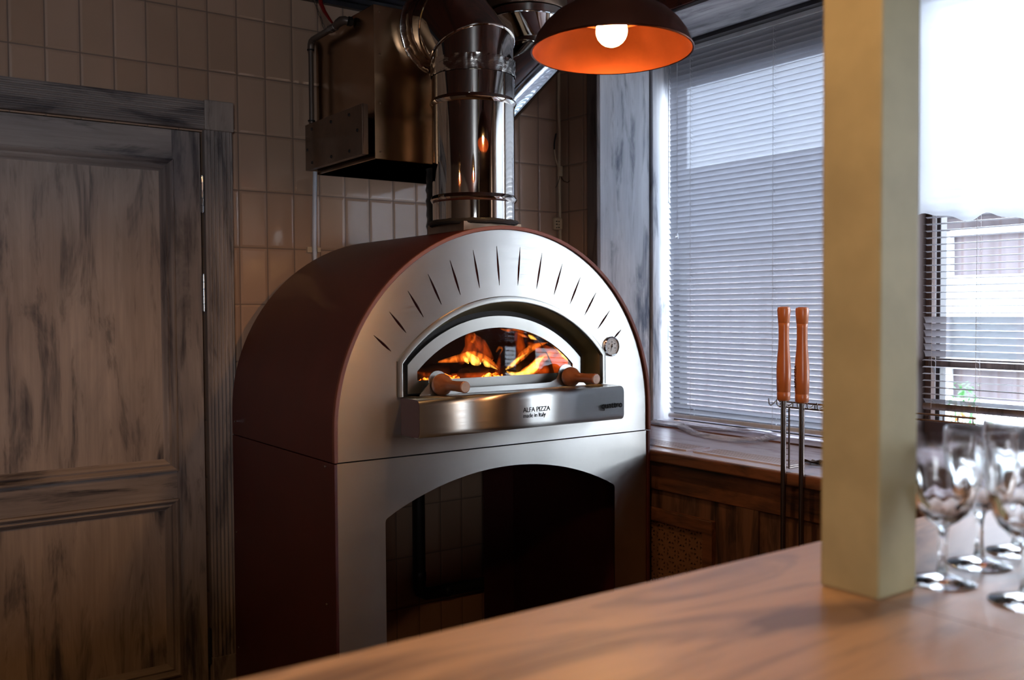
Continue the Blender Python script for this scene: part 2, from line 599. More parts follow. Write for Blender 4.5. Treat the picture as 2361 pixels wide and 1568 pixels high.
def lathe(bm, prof, origin, axis=(0, 0, 1), seg=32, close_ends=True, closed_prof=False):
    """prof: (radius, distance along the axis)"""
    ax = Vector(axis).normalized(); u, w = frame_from(ax); o = Vector(origin)
    rings = []
    for r, h in prof:
        if r < 1e-6:
            rings.append([bm.verts.new(o+ax*h)])
        else:
            rings.append([bm.verts.new(o+ax*h+(u*math.cos(2*PI*k/seg)+w*math.sin(2*PI*k/seg))*r) for k in range(seg)])
    pairs = list(zip(rings, rings[1:]))
    if closed_prof:
        pairs.append((rings[-1], rings[0]))
    for a, b in pairs:
        for k in range(seg):
            k2 = (k+1) % seg
            if len(a) == 1 and len(b) == 1: continue
            if len(a) == 1: bm.faces.new((a[0], b[k2], b[k]))
            elif len(b) == 1: bm.faces.new((a[k], a[k2], b[0]))
            else: bm.faces.new((a[k], a[k2], b[k2], b[k]))
    if close_ends and not closed_prof:
        for ring in (rings[0], rings[-1]):
            if len(ring) > 1: bm.faces.new(ring)
    return bm


def plate(bm, outer, holes, to_world, t0, t1):
    """A flat sheet with holes; outlines are (u, v), to_world(u, v, w) places them."""
    cu = bpy.data.curves.new('tmp', 'CURVE'); cu.dimensions = '2D'; cu.fill_mode = 'BOTH'; cu.extrude = 0.5
    for ring in [outer]+list(holes):
        sp = cu.splines.new('POLY'); sp.points.add(len(ring)-1); sp.use_cyclic_u = True
        for i, (a, b) in enumerate(ring):
            sp.points[i].co = (a, b, 0, 1)
    ob = bpy.data.objects.new('tmp', cu); COL.objects.link(ob)
    bpy.context.view_layer.update()
    me = ob.evaluated_get(bpy.context.evaluated_depsgraph_get()).to_mesh()
    n0 = len(bm.verts)
    vs = [bm.verts.new(to_world(v.co.x, v.co.y, t0 if v.co.z < 0 else t1)) for v in me.vertices]
    for p in me.polygons:
        try: bm.faces.new([vs[i] for i in p.vertices])
        except ValueError: pass
    ob.to_mesh_clear()
    bpy.data.objects.remove(ob); bpy.data.curves.remove(cu)
    return bm


def text_mesh(bm, body, size, origin, right, upv, depth=0.0006, align='LEFT', spacing=1.0):
    cu = bpy.data.curves.new('tmp', 'FONT'); cu.body = body; cu.size = size; cu.extrude = 0.5
    cu.align_x = align; cu.space_character = spacing
    ob = bpy.data.objects.new('tmp', cu); COL.objects.link(ob)
    bpy.context.view_layer.update()
    me = ob.evaluated_get(bpy.context.evaluated_depsgraph_get()).to_mesh()
    o, r, u = Vector(origin), Vector(right), Vector(upv); nn = r.cross(u)
    vs = [bm.verts.new(o+r*v.co.x+u*v.co.y+nn*(depth if v.co.z > 0 else 0)) for v in me.vertices]
    for p in me.polygons:
        try: bm.faces.new([vs[i] for i in p.vertices])
        except ValueError: pass
    ob.to_mesh_clear()
    bpy.data.objects.remove(ob); bpy.data.curves.remove(cu)
    return bm


def arch(cx, zc, rad, a0, a1, n):
    return [(cx+rad*math.cos(a0+(a1-a0)*i/n), zc+rad*math.sin(a0+(a1-a0)*i/n)) for i in range(n+1)]


def grid(bm, fn, nu, nv):
    vs = [[bm.verts.new(fn(i/nu, j/nv)) for j in range(nv+1)] for i in range(nu+1)]
    for i in range(nu):
        for j in range(nv):
            bm.faces.new((vs[i][j], vs[i+1][j], vs[i+1][j+1], vs[i][j+1]))
    return vs


def struct(name, bm, mat, parent=None, **k):
    o = obj(name, bm, mat, parent, **k)
    if parent is None: o['kind'] = 'structure'
    return o


# ================================================================== THE ROOM
CZ = 2.56
XW = 1.237      # face of the window wall
XG = 1.66       # window plane
struct('floor', box(B(), -4.6, 1.8, -6.4, 0.15, -0.1, 0.0), M['floor'])
struct('ceiling', box(B(), -4.6, 1.8, -6.4, 0.15, CZ, CZ+0.1), M['ceiling'])
bm = B()
box(bm, -0.335, 1.8, 0.0, 0.15, 0, CZ); box(bm, -4.6, -1.16, 0, 0.15, 0, CZ); box(bm, -1.16, -0.335, 0, 0.15, 1.99, CZ)
struct('wall_back', bm, M['tile_x'])
Y1a, Y1b = -0.249, -1.395      # first window
Y2a, Y2b = -1.447, -2.75       # second window
Y3a, Y3b = -3.60, -4.25       # third window, out of frame
HZ = 2.51
bm = B()
box(bm, XW, 1.72, Y1a, 0.0, 0, HZ)
box(bm, 1.50, 1.72, Y2a, Y1b, 0.84, HZ); box(bm, XW, 1.72, Y2a, Y1b, 0, 0.84)
for y0, y1 in ((Y2b, Y3a), (-6.4, Y3b)):
    box(bm, XW, 1.72, min(y0, y1), max(y0, y1), 0, HZ)
for y0, y1 in ((Y1b, Y1a), (Y2b, Y2a), (Y3b, Y3a)):
    box(bm, XW, 1.72, y0, y1, 0, 0.84)
struct('wall_right', bm, M['tile_y'])
struct('trim_1', box(B(), XW-0.012, 1.8, -6.4, 0.0, HZ, CZ), M['ceiling'])
bm = B()
box(bm, -4.75, -4.6, -6.4, 0.15, 0, CZ)
struct('wall_left', bm, M['plaster'])
bm = B()
box(bm, -4.6, -3.55, -6.5, -6.4, 0, CZ); box(bm, -2.65, 1.8, -6.5, -6.4, 0, CZ)
box(bm, -3.55, -2.65, -6.5, -6.4, 0, 0.9); box(bm, -3.55, -2.65, -6.5, -6.4, 2.3, CZ)
struct('wall_front', bm, M['plaster'])

# dark stepped moulding along the top of the back wall
bm = B()
for (d, z0, z1) in ((0.022, 2.503, 2.515), (0.016, 2.515, 2.523), (0.034, 2.523, 2.536), (0.028, 2.536, 2.543), (0.05, 2.543, CZ)):
    box(bm, -4.6, XW, -d, 0.0, z0, z1)
struct('trim_2', bm, M['dark_trim'])

# window 1: weathered jamb, head board, casing, frame, glass
w1 = thing('window_1', None, None, (1.5, -0.8, 0.88), kind='structure')
obj('jamb_board', box(B(), XW, 1.520, Y1a-0.012, Y1a, 0.88, HZ), M['jamb_v'], w1, bevel=0.002)
obj('jamb_strip', box(B(), 1.530, XG, Y1a-0.022, Y1a, 0.88, HZ), M['jamb_v'], w1, bevel=0.003)
obj('jamb_strip', box(B(), 1.519, 1.531, Y1a-0.006, Y1a, 0.88, HZ), M['dark_frame'], w1)
obj('head_board', box(B(), XW, 1.545, Y1b, Y1a-0.012, HZ-0.014, HZ), M['jamb_y'], w1, bevel=0.002)
obj('head_strip', box(B(), 1.545, 1.70, Y1b, Y1a-0.012, HZ-0.03, HZ), M['dark_frame'], w1)
obj('casing', box(B(), XW-0.018, XW, Y1a-0.012, Y1a+0.052, 0.60, HZ), M['casing'], w1, bevel=0.003)
bm = B()
box(bm, XG+0.0, XG+0.05, Y1b, Y1a, 0.88, 0.945); box(bm, XG, XG+0.05, Y1b, Y1a, 2.35, HZ)
box(bm, XG, XG+0.05, Y1a-0.055, Y1a, 0.945, 2.35); box(bm, XG, XG+0.05, Y1b, Y1b+0.055, 0.945, 2.35)
obj('window_frame', bm, M['dark_frame'], w1, bevel=0.004)
obj('pane', box(B(), XG+0.022, XG+0.026, Y1b+0.05, Y1a-0.05, 0.94, 2.36), M['pane'], w1)

w2 = thing('window_2', None, None, (1.5, -2.2, 0.88), kind='structure')
obj('jamb_board', box(B(), 1.49, XG, Y2a-0.014, Y2a, 0.88, HZ), M['brown_frame'], w2)
obj('casing', box(B(), 1.482, 1.4995, Y2a-0.014, Y1b, 0.88, HZ), M['casing'], w2, bevel=0.003)
obj('head_board', box(B(), XW, XG, Y2b, Y2a-0.014, HZ-0.014, HZ), M['jamb_y'], w2)
bm = B()
box(bm, XG, XG+0.05, Y2b, Y2a, 0.88, 0.985); box(bm, XG, XG+0.05, Y2b, Y2a, 2.40, HZ)
box(bm, XG, XG+0.05, -1.480, Y2a, 0.985, 2.40); box(bm, XG, XG+0.05, Y2b, Y2b+0.05, 0.985, 2.40)
obj('window_frame', bm, M['brown_frame'], w2, bevel=0.004)
obj('transom', box(B(), XG-0.03, XG+0.05, Y2b+0.05, Y2a-0.04, 1.172, 1.205), M['casing'], w2, bevel=0.004)
bm = B(); box(bm, XG+0.0, XG+0.045, -1.4965, -1.4805, 0.985, 2.40)
obj('mullion', bm, M['white_frame'], w2, bevel=0.003)
bm = B(); box(bm, XG+0.0, XG+0.04, -1.5135, -1.497, 0.985, 2.40)
obj('mullion', bm, M['dark_frame'], w2, bevel=0.003)
obj('pane', box(B(), XG+0.022, XG+0.026, Y2b+0.04, Y2a-0.03, 0.98, 2.41), M['pane'], w2)
w3 = thing('window_3', None, None, (1.5, -4.3, 0.88), kind='structure')
bm = B()
box(bm, XG, XG+0.05, Y3b, Y3a, 0.84, 0.95); box(bm, XG, XG+0.05, Y3b, Y3a, 2.40, HZ)
box(bm, XG, XG+0.05, Y3a-0.06, Y3a, 0.95, 2.40); box(bm, XG, XG+0.05, Y3b, Y3b+0.06, 0.95, 2.40)
obj('window_frame', bm, M['dark_frame'], w3)

# window sill with vent slots
ws = thing('window_sill', 'pale lavender painted window sill with brown edge running under both blinds', 'window sill', (1.3, -2.0, 0.842))
obj('sill_board', box(B(), 0.960, XG, -5.9, Y1a, 0.846, 0.880), M['sill'], ws, bevel=0.002)
obj('nosing', box(B(), 0.943, 0.9595, -5.9, -0.40, 0.842, 0.879), M['cover_y'], ws, bevel=0.005, label='brown worn front edge')
bm = B()
tube(bm, [(1.445, Y1a-0.02, 0.881), (1.43, -5.8, 0.881)], 0.005, 6)
obj('seam_strip', bm, M['cover_y'], ws)


def vent(y0, y1, x0=1.035, x1=1.135):
    g = thing('vent_grille', '', 'vent grille', ((x0+x1)/2, (y0+y1)/2, 0.8802), 'slotted vent grilles let into the sill')
    bm = B()
    box(bm, x0-0.012, x0, y0, y1, 0.8802, 0.8845); box(bm, x1, x1+0.006, y0, y1, 0.8802, 0.8835)
    box(bm, x0, x1, y0, y0+0.02, 0.8802, 0.8835); box(bm, x0, x1, y1-0.02, y1, 0.8802, 0.8835)
    obj('rim', bm, M['sill'], g)
    bm = B()
    n = 6
    for i in range(n):
        xx = x0+(i+0.5)*(x1-x0)/n
        box(bm, xx-0.0045, xx+0.0045, y0+0.02, y1-0.02, 0.8802, 0.8832)
    obj('slat', bm, M['sill'], g)
    bm = B(); box(bm, x0, x1, y0+0.02, y1-0.02, 0.88015, 0.8808)
    obj('slot_backing', bm, M['cover_y'], g)
    return g


vent(-0.955, -0.42)['label'] = 'slotted vent grille in the sill, left one, running behind the oven edge'
vent(-1.385, -0.985)['label'] = 'slotted vent grille in the sill beside the foot of the wire rack'

# radiator cover below the sill
rc = thing('radiator_cover', 'dark worn wooden radiator cover with a pierced lattice below the window sill', 'radiator cover', (1.0, -1.6, 0))
XR = 0.995
bm = B(); box(bm, XR, XR+0.02, -5.8, -0.42, 0.0, 0.845)
obj('panel', bm, M['cover_v'], rc)
obj('rail', box(B(), XR-0.012, XR, -5.8, -0.42, 0.735, 0.84), M['cover_y'], rc, bevel=0.002)
obj('stile', box(B(), XR-0.010, XR, -1.30, -1.21, 0.0, 0.735), M['cover_v'], rc, bevel=0.002)
obj('stile', box(B(), XR-0.010, XR, -1.90, -1.80, 0.0, 0.735), M['cover_v'], rc, bevel=0.002)
gz1 = 0.668; gy1 = -1.115
bm = B()
box(bm, XR-0.022, XR, gy1, -0.44, gz1-0.042, gz1); box(bm, XR-0.022, XR, gy1, gy1+0.042, 0.1, gz1-0.042)
obj('grille_frame', bm, M['cover_y'], rc, bevel=0.003)
# pierced lattice: little triangles in eight-point rosettes
cell = 0.052
holes = []
ly0, ly1, lz0, lz1 = gy1+0.042, -0.46, 0.12, gz1-0.042
ny = int((ly1-ly0)/cell); nzc = int((lz1-lz0)/cell)
for i in range(ny):
    for j in range(nzc):
        cyy = ly0+(i+0.5)*cell; czz = lz1-(j+0.5)*cell
        for q in range(8):
            a = q*PI/4+PI/8
            d = 0.0195
            c0 = (cyy+math.cos(a)*d, czz+math.sin(a)*d)
            e = Vector((math.cos(a), math.sin(a))); p = Vector((-e.y, e.x))
            tri = [(c0[0]+e.x*0.0052+p.x*0.0048, c0[1]+e.y*0.0052+p.y*0.0048),
                   (c0[0]+e.x*0.0052-p.x*0.0048, c0[1]+e.y*0.0052-p.y*0.0048),
                   (c0[0]-e.x*0.0075, c0[1]-e.y*0.0075)]
            holes.append(tri)
bm = B()
plate(bm, [(ly0, lz0), (ly1, lz0), (ly1, lz1), (ly0, lz1)], holes, lambda u, v, w: (XR-0.008+w, u, v), 0.0, 0.005)
obj('lattice', bm, M['lattice'], rc)
obj('dark_backing', box(B(), XR-0.0025, XR-0.0008, ly0, ly1, lz0, lz1), M['soot_and_backing'], rc)

# ================================================================== VENETIAN BLINDS


def blind(name, label, x, y0, y1, ztop, zbot, pitch, tilt_fn, mat, cords, skip_above=None, width=0.025):
    t = thing(name, label, 'window blind', (x, (y0+y1)/2, zbot))
    obj('headrail', box(B(), x-0.014, x+0.014, y0, y1, ztop, ztop+0.026), M['white_frame'], t, bevel=0.002)
    bm = B()
    z = ztop-0.012
    k = 0
    zs = []
    while z > zbot+0.012:
        a = tilt_fn(z)
        n = 4
        jit = (noise.noise(Vector((x*3, k*1.7, 0.3))))*0.02
        prev = []
        for th in (0.0, -0.0004):
            row = []
            for i in range(n+1):
                s = (i/n-0.5)*width
                crown = 0.0022*(1-(2*i/n-1)**2)+th
                dx = s*math.cos(a+jit)-crown*math.sin(a+jit)*1
                dz = s*math.sin(a+jit)+crown*math.cos(a+jit)
                row.append((x-dx, z+dz))
            prev.append(row)
        for row in prev[:1]:
            va = [bm.verts.new((p[0], y0+0.004, p[1])) for p in row]
            vb = [bm.verts.new((p[0], y1-0.004, p[1])) for p in row]
            for i in range(n):
                bm.faces.new((va[i], va[i+1], vb[i+1], vb[i]))
        zs.append(z)
        z -= pitch; k += 1
    o = obj('slats', bm, mat, t, smooth=True, weld=False, autos=80)
    bm = B(); lathe(bm, [(0.011, 0), (0.011, abs(y1-y0)-0.01)], (x, min(y0, y1)+0.005, zbot+0.004), (0, 1, 0), 12)
    obj('bottom_rail', bm, M['white_frame'] if mat is M['slat'] else M['casing'], t, smooth=True)
    for yc in cords:
        bm = B()
        for dx in (-0.0125, 0.0125):
            tube(bm, [(x+dx, yc, ztop), (x+dx, yc, zbot)], 0.0007, 5)
        for zz in zs:
            tube(bm, [(x-0.0125, yc, zz+0.006), (x+0.0125, yc, zz-0.006)], 0.0005, 4)
        obj('ladder_cord', bm, M['cord'], t, weld=False)
    return t


XB = 1.60
b1 = blind('venetian_blind', 'nearly closed grey venetian blind with pull cords in the window beside the oven', XB, Y1b+0.01, -0.300,
           2.462, 0.905, 0.0223, lambda z: R(54), M['slat'], (-0.437, -0.87))
bm = B(); tube(bm, [(XB-0.022, -0.323, 2.46), (XB-0.022, -0.323, 1.855)], 0.004, 8)
lathe(bm, [(0.002, 0), (0.0045, 0.01), (0.0065, 0.022)], (XB-0.022, -0.323, 1.855), (0, 0, -1), 10)
obj('tilt_wand', bm, M['crystal'], b1, smooth=True)
bm = B(); tube(bm, [(XB-0.024, -0.372, 2.46), (XB-0.024, -0.372, 1.70)], 0.0009, 6)
obj('pull_cord', bm, M['cord'], b1)
bm = B(); lathe(bm, [(0.002, 0), (0.004, -0.008), (0.0075, -0.028), (0.0, -0.028)], (XB-0.024, -0.372, 1.703), (0, 0, 1), 12)
obj('cord_tassel', bm, M['crystal'], b1, smooth=True)
XB2 = 1.555


def tilt2(z):
    if 1.205 < z < 1.345: return R(55)
    if z < 1.075: return R(40)
    return R(6 if z > 1.345 else -3)


b2 = blind('venetian_blind', 'open venetian blind with brown bottom rail behind the wine glasses, right of the post', XB2, Y2b+0.02, -1.515,
           2.462, 1.045, 0.0223, tilt2, M['slat2'], (-1.552, -1.70, -2.3))
bm = B(); tube(bm, [(1.488, -1.508, 1.76), (1.488, -1.512, 1.69), (1.488, -1.527, 1.624), (1.490, -1.521, 1.617)], 0.0022, 8)
obj('tilt_wand', bm, M['crystal'], b2, smooth=True)
# white cloth hung over the upper half of the second window
XS = 1.50
bm = B()


def cloth_pt(u, v):
    y = -1.522-u*1.20
    zb = 1.672-0.030*u*3.4 if u < 0.3 else 1.6414+0.05*(u-0.3)
    zb += 0.010*math.sin(u*38)+0.006*math.sin(u*71+1)
    z = 2.40+(zb-2.40)*v
    xx = XS+0.006*math.sin(u*40+v*2)*v+0.010*math.sin(u*14)*v
    return (xx, y, z)


grid(bm, cloth_pt, 90, 14)
o = obj('hanging_cloth', bm, M['sheet'], smooth=True)
tag(o, 'white translucent cloth hung over the upper part of the window right of the post', 'cloth')
md = o.modifiers.new('thick', 'SOLIDIFY'); md.thickness = 0.0012

# ================================================================== DOOR (left)
d1 = thing('door_1', None, None, (-0.75, 0.0, 0.0), kind='structure')
DXL, DXR, DZT = -1.15, -0.347, 1.985
FY = -0.012
s = 0.094
obj('stile', box(B(), DXR-s, DXR, FY, 0.03, 0.01, DZT), M['door_v'], d1, bevel=0.001)
obj('stile', box(B(), DXL, DXL+s, FY, 0.03, 0.01, DZT), M['door_v'], d1, bevel=0.001)
for z0, z1 in ((1.886, DZT), (0.745, 0.84), (0.01, 0.142)):
    obj('rail', box(B(), DXL+s, DXR-s, FY, 0.03, z0, z1), M['door_h'], d1, bevel=0.001)
for z0, z1 in ((0.84, 1.886), (0.142, 0.745)):
    obj('panel', box(B(), DXL+s, DXR-s, 0.004, 0.03, z0, z1), M['door_panel'], d1)
    xa, xb = DXL+s, DXR-s
    prof = [(0.0, 0.004), (0.0, -0.026), (0.006, -0.029), (0.011, -0.024), (0.017, -0.012), (0.024, -0.016), (0.030, -0.010), (0.036, 0.0), (0.040, 0.004)]
    for side in range(4):
        bm = B(); rows = []
        for d, y in prof:
            c = [(xa+d, z0+d), (xb-d, z0+d), (xb-d, z1-d), (xa+d, z1-d)]
            p, q = c[side], c[(side+1) % 4]
            rows.append((bm.verts.new((p[0], y, p[1])), bm.verts.new((q[0], y, q[1]))))
        for a, b in zip(rows, rows[1:]):
            bm.faces.new((a[0], a[1], b[1], b[0]))
        obj('panel_moulding', bm, M['door_h'] if side in (0, 2) else M['door_v'], d1)
for zc in (1.775, 1.44, 0.22):
    bm = B()
    nk = 5
    for i in range(nk):
        z0 = zc-0.062+i*0.0248
        lathe(bm, [(0.0045, 0), (0.0058, 0.001), (0.0058, 0.0225), (0.0045, 0.0235)], (DXR+0.004, FY-0.006, z0), (0, 0, 1), 12)
    lathe(bm, [(0.003, 0), (0.003, 0.128)], (DXR+0.004, FY-0.006, zc-0.064), (0, 0, 1), 8)
    obj('hinge', bm, M['chrome2'] if zc > 1 else M['iron'], d1, smooth=True)
obj('light_leak_block', box(B(), DXL-0.01, -0.335, 0.031, 0.06, 0, 2.0), M['soot_and_backing'], d1)  # black plate added behind the door to stop light leaking round it

cs = thing('trim_3', None, None, (-0.285, 0, 0), kind='structure')


def reeded(bm, u0, u1, w0, w1, vertical, y_face=-0.030):
    n = 6
    prof = [(u0, 0.0), (u0, y_face+0.006), (u0+0.006, y_face+0.001)]
    step = (u1-u0-0.016)/n
    for i in range(n):
        a = u0+0.008+i*step
        for k in range(6):
            t = k/5
            prof.append((a+step*(0.08+0.84*t), y_face-0.006*math.sin(PI*t)+0.003))
    prof += [(u1-0.006, y_face+0.001), (u1, y_face+0.006), (u1, 0.0)]
    rows = []
    for u, y in prof:
        if vertical:
            rows.append((bm.verts.new((u, y, w0)), bm.verts.new((u, y, w1))))
        else:
            rows.append((bm.verts.new((w0, y, u)), bm.verts.new((w1, y, u))))
    for a, b in zip(rows, rows[1:]):
        bm.faces.new((a[0], a[1], b[1], b[0]))
    bm.faces.new([r[0] for r in rows]); bm.faces.new([r[1] for r in rows])
    return bm


obj('side_casing', reeded(B(), -0.335, -0.238, 0.18, 1.992, True), M['door_v'], cs)
obj('plinth_block', box(B(), -0.337, -0.232, -0.036, 0.0, 0.0, 0.18), M['door_v'], cs, bevel=0.002)
obj('corner_block', box(B(), -0.337, -0.236, -0.038, 0.0, 1.992, 2.094), M['door_panel'], cs, bevel=0.004)
obj('head_casing', reeded(B(), 1.995, 2.091, -1.3, -0.337, False), M['door_h'], cs)

# ================================================================== OVEN
CX, CZC, RO = 0.333, 1.035, 0.600
YF, YBK = -0.862, -0.062
ov = thing('pizza_oven', 'arched brown and steel pizza oven on an open stand with a fire burning inside', 'pizza oven', (CX, -0.45, 0))
ZS = 0.953   # joint between oven and stand


def ushape(r, z0, n=56):
    return [(CX+r, z0)]+arch(CX, CZC, r, 0, PI, n)+[(CX-r, z0)]


# outer shell
bm = B()
out = ushape(RO, ZS+0.0015); inn = ushape(RO-0.010, ZS+0.0015)
def loft(bm, rings, close=False):
    vs = [[bm.verts.new(p) for p in r] for r in rings]
    n = len(rings[0])
    for a, b in zip(vs, vs[1:]+([vs[0]] if close else [])):
        for i in range(n-1):
            bm.faces.new((a[i], a[i+1], b[i+1], b[i]))
    if close:
        for i in (0, n-1):
            bm.faces.new([r[i] for r in vs])
    return vs
yf0, yb0 = YF-0.006, YBK
rings = [[(x, yf0, z) for x, z in out], [(x, yb0, z) for x, z in out], [(x, yb0, z) for x, z in inn], [(x, yf0, z) for x, z in inn]]
loft(bm, rings, True)
obj('shell', bm, M['brown'], ov, smooth=True, autos=30, bevel=0.0015)
# speckled trim on the front edge of the shell
bm = B()
rings = []
for r, y in ((RO+0.0015, YF+0.004), (RO+0.0015, YF-0.009), (RO-0.011, YF-0.009), (RO-0.011, YF-0.0022)):
    rings.append([(x, y, z) for x, z in ushape(r, ZS+0.0015)])
loft(bm, rings, True)
obj('edge_trim', bm, M['brown_edge'], ov, smooth=True, autos=30, bevel=0.002, label='copper-brown speckled rim of the arch')

# opening of the oven
OHW, OZC, OZA, OZB = 0.382, 1.222, 1.402, 1.118
ORAD = (OHW**2+(OZA-OZC)**2)/(2*(OZA-OZC))


def mouth(hw, zc, za, zb, n=36, chop=0.0):
    rad = (hw**2+(za-zc)**2)/(2*(za-zc))
    a = math.asin(hw/rad)
    zc0 = za-rad
    pts = [(CX+rad*math.sin(a-2*a*i/n), zc0+rad*math.cos(a-2*a*i/n)) for i in range(n+1)]
    return [(CX+hw, zb)]+pts+[(CX-hw, zb)]


SL = [((-0.138, 1.306), (-0.083, 1.259)), ((-0.087, 1.372), (-0.033, 1.311)), ((-0.026, 1.432), (0.025, 1.356)),
      ((0.042, 1.482), (0.087, 1.393)), ((0.118, 1.524), (0.154, 1.422)), ((0.201, 1.557), (0.224, 1.442)), ((0.288, 1.572), (0.298, 1.452))]
slits = []
for (a, b) in SL:
    for mirror in (False, True):
        A = Vector(a); Bv = Vector(b)
        if mirror:
            A.x = 2*CX-A.x; Bv.x = 2*CX-Bv.x
            if A.x > 0.79: Bv = A.lerp(Bv, 0.62)
        d = (Bv-A); p = Vector((-d.y, d.x)).normalized()
        ring = []
        for t, wdt in ((0, 0.0006), (0.3, 0.0028), (0.55, 0.0038), (0.8, 0.0028), (1, 0.0006)):
            ring.append(tuple(A+d*t+p*wdt))
        for t, wdt in ((1, 0.0006), (0.8, 0.0028), (0.55, 0.0038), (0.3, 0.0028), (0, 0.0006)):
            ring.append(tuple(A+d*t-p*wdt))
        slits.append(ring)
bm = B()
plate(bm, ushape(RO-0.0115, ZS+0.002), [mouth(OHW, OZC, OZA, OZB)]+slits, lambda u, v, w: (u, YF+w, v), 0.0, 0.0035)
obj('front_plate', bm, M['steel'], ov)
# brown backing seen through the slits
bm = B()
plate(bm, ushape(RO-0.02, ZS+0.003), [mouth(OHW+0.012, OZC+0.004, OZA+0.012, OZB-0.01)], lambda u, v, w: (u, YF+w, v), 0.0052, 0.009)
obj('backing_plate', bm, M['matte_brown'], ov)
# raised lip round the mouth
bm = B()
rings = []
for g, y in ((0.017, YF-0.0004), (0.015, YF-0.004), (0.003, YF-0.007), (-0.0005, YF-0.006), (-0.0012, YF+0.010)):
    rings.append([(x, y, z) for x, z in mouth(OHW+g, OZC+g*0.45, OZA+g, OZB+0.008)])
loft(bm, rings)
obj('mouth_rim', bm, M['steel_v'], ov, smooth=True, autos=35, label='bevelled steel lip around the oven mouth')
# reveal behind the lip
bm = B()
rings = [[(x, YF+0.008, z) for x, z in mouth(OHW-0.0012, OZC, OZA-0.001, OZB)],
         [(x, YF+0.075, z) for x, z in mouth(0.345, 1.222, 1.368, OZB)],
         [(x, YF+0.13, z) for x, z in mouth(0.342, 1.222, 1.362, OZB)]]
loft(bm, rings)
obj('mouth_lining', bm, M['brass'], ov, smooth=True, autos=50, label='brassy steel lining of the mouth')

# door leaf with its glass
YD = YF+0.052
dr = obj('door_leaf', (lambda b: plate(b, mouth(0.333, 1.214, 1.357, 1.128), [mouth(0.300, 1.194, 1.320, 1.166)], lambda u, v, w: (u, YD+w, v), 0.0, 0.004))(B()), M['steel_v'], ov)
bm = B()
plate(bm, mouth(0.306, 1.196, 1.324, 1.158), [], lambda u, v, w: (u, YD+w, v), 0.0055, 0.0085)
obj('glass', bm, M['oven_glass'], dr, label='curved glass with the fire behind it')
bm = B()
plate(bm, mouth(0.3525, 1.222, 1.3745, 1.1195), [mouth(0.304, 1.195, 1.322, 1.160)], lambda u, v, w: (u, YD+w, v), 0.012, 0.016)
obj('flame_light_block', bm, M['soot_and_backing'], dr)  # dark ring added to keep flame light off the mouth lining
# lower door plate with the two rounded ears that hold the handles
ear = []
HX = 0.247
ear += [(CX-0.318, 1.122), (CX-0.318+0.0, 1.126), (CX-HX-0.034, 1.160)]
ear += [(CX-HX+0.037*math.cos(a), 1.158+0.037*math.sin(a)) for a in [PI*0.86-i*PI*0.80/10 for i in range(11)]]
ear += [(CX-HX+0.050, 1.150), (CX-HX+0.072, 1.141), (CX-HX+0.095, 1.1395)]
earR = [(2*CX-x, z) for x, z in reversed(ear)]
bm = B()
plate(bm, ear+earR, [], lambda u, v, w: (u, YF+0.006+w+(v-1.122)*0.25, v), 0.0, 0.003)
obj('handle_plate', bm, M['steel_v'], dr)
bm = B()
box(bm, CX-0.333, CX+0.333, YF+0.004, YD, 1.1195, 1.1245)
obj('door_foot', bm, M['steel_v'], dr)
for sx in (-1, 1):
    hx = CX+sx*HX
    bm = B()
    hd = Vector((0, -1, 0.0)).normalized()
    lathe(bm, [(0.0, 0.0), (0.022, 0.0), (0.031, 0.004), (0.033, 0.013), (0.031, 0.024), (0.0235, 0.036), (0.0175, 0.048), (0.0155, 0.060),
               (0.0150, 0.090), (0.0160, 0.115), (0.0172, 0.134), (0.0170, 0.139), (0.0150, 0.1405)], (hx, YF+0.012, 1.155), hd, 28, close_ends=False)
    h = obj('handle', bm, M['knob_wood'], dr, smooth=True)
    bm = B(); lathe(bm, [(0.0150, 0.1405), (0.0145, 0.1415), (0.0, 0.1418)], (hx, YF+0.012, 1.155), hd, 28, close_ends=False)
    obj('handle_end', bm, M['knob_end'], h, smooth=True, label='pale end grain')

# shelf in front of the mouth
YS = -0.967
sh0, sh1 = CX-0.3855, CX+0.3855
prof = [(YF-0.001, 1.1235), (YS+0.030, 1.1235)]
prof += [(YS+0.018-0.018*math.sin(a), 1.1055+0.018*math.cos(a)) for a in [PI/2*i/6 for i in range(1, 7)]]
prof += [(YS, 1.034)]
prof += [(YS+0.016-0.016*math.cos(a), 1.032-0.016*math.sin(a)) for a in [PI/2*i/6 for i in range(1, 7)]]
prof += [(YF-0.001, 1.016)]
bm = B()
rows = []
for y, z in prof:
    rows.append((bm.verts.new((sh0, y, z)), bm.verts.new((sh1, y, z))))
for a, b in zip(rows, rows[1:]):
    bm.faces.new((a[0], a[1], b[1], b[0]))
shelf = obj('shelf', bm, M['steel'], ov, smooth=True, autos=50)
md = shelf.modifiers.new('thick', 'SOLIDIFY'); md.thickness = 0.0015; md.offset = 1
for sx in (sh0+0.0003, sh1-0.0003):
    bm = B()
    vs1 = [bm.verts.new((sx, y+0.0008, z)) for y, z in prof]
    bm.faces.new(vs1)
    o = obj('shelf_end', bm, M['brown'], shelf)
    md = o.modifiers.new('thick', 'SOLIDIFY'); md.thickness = 0.002; md.offset = 0
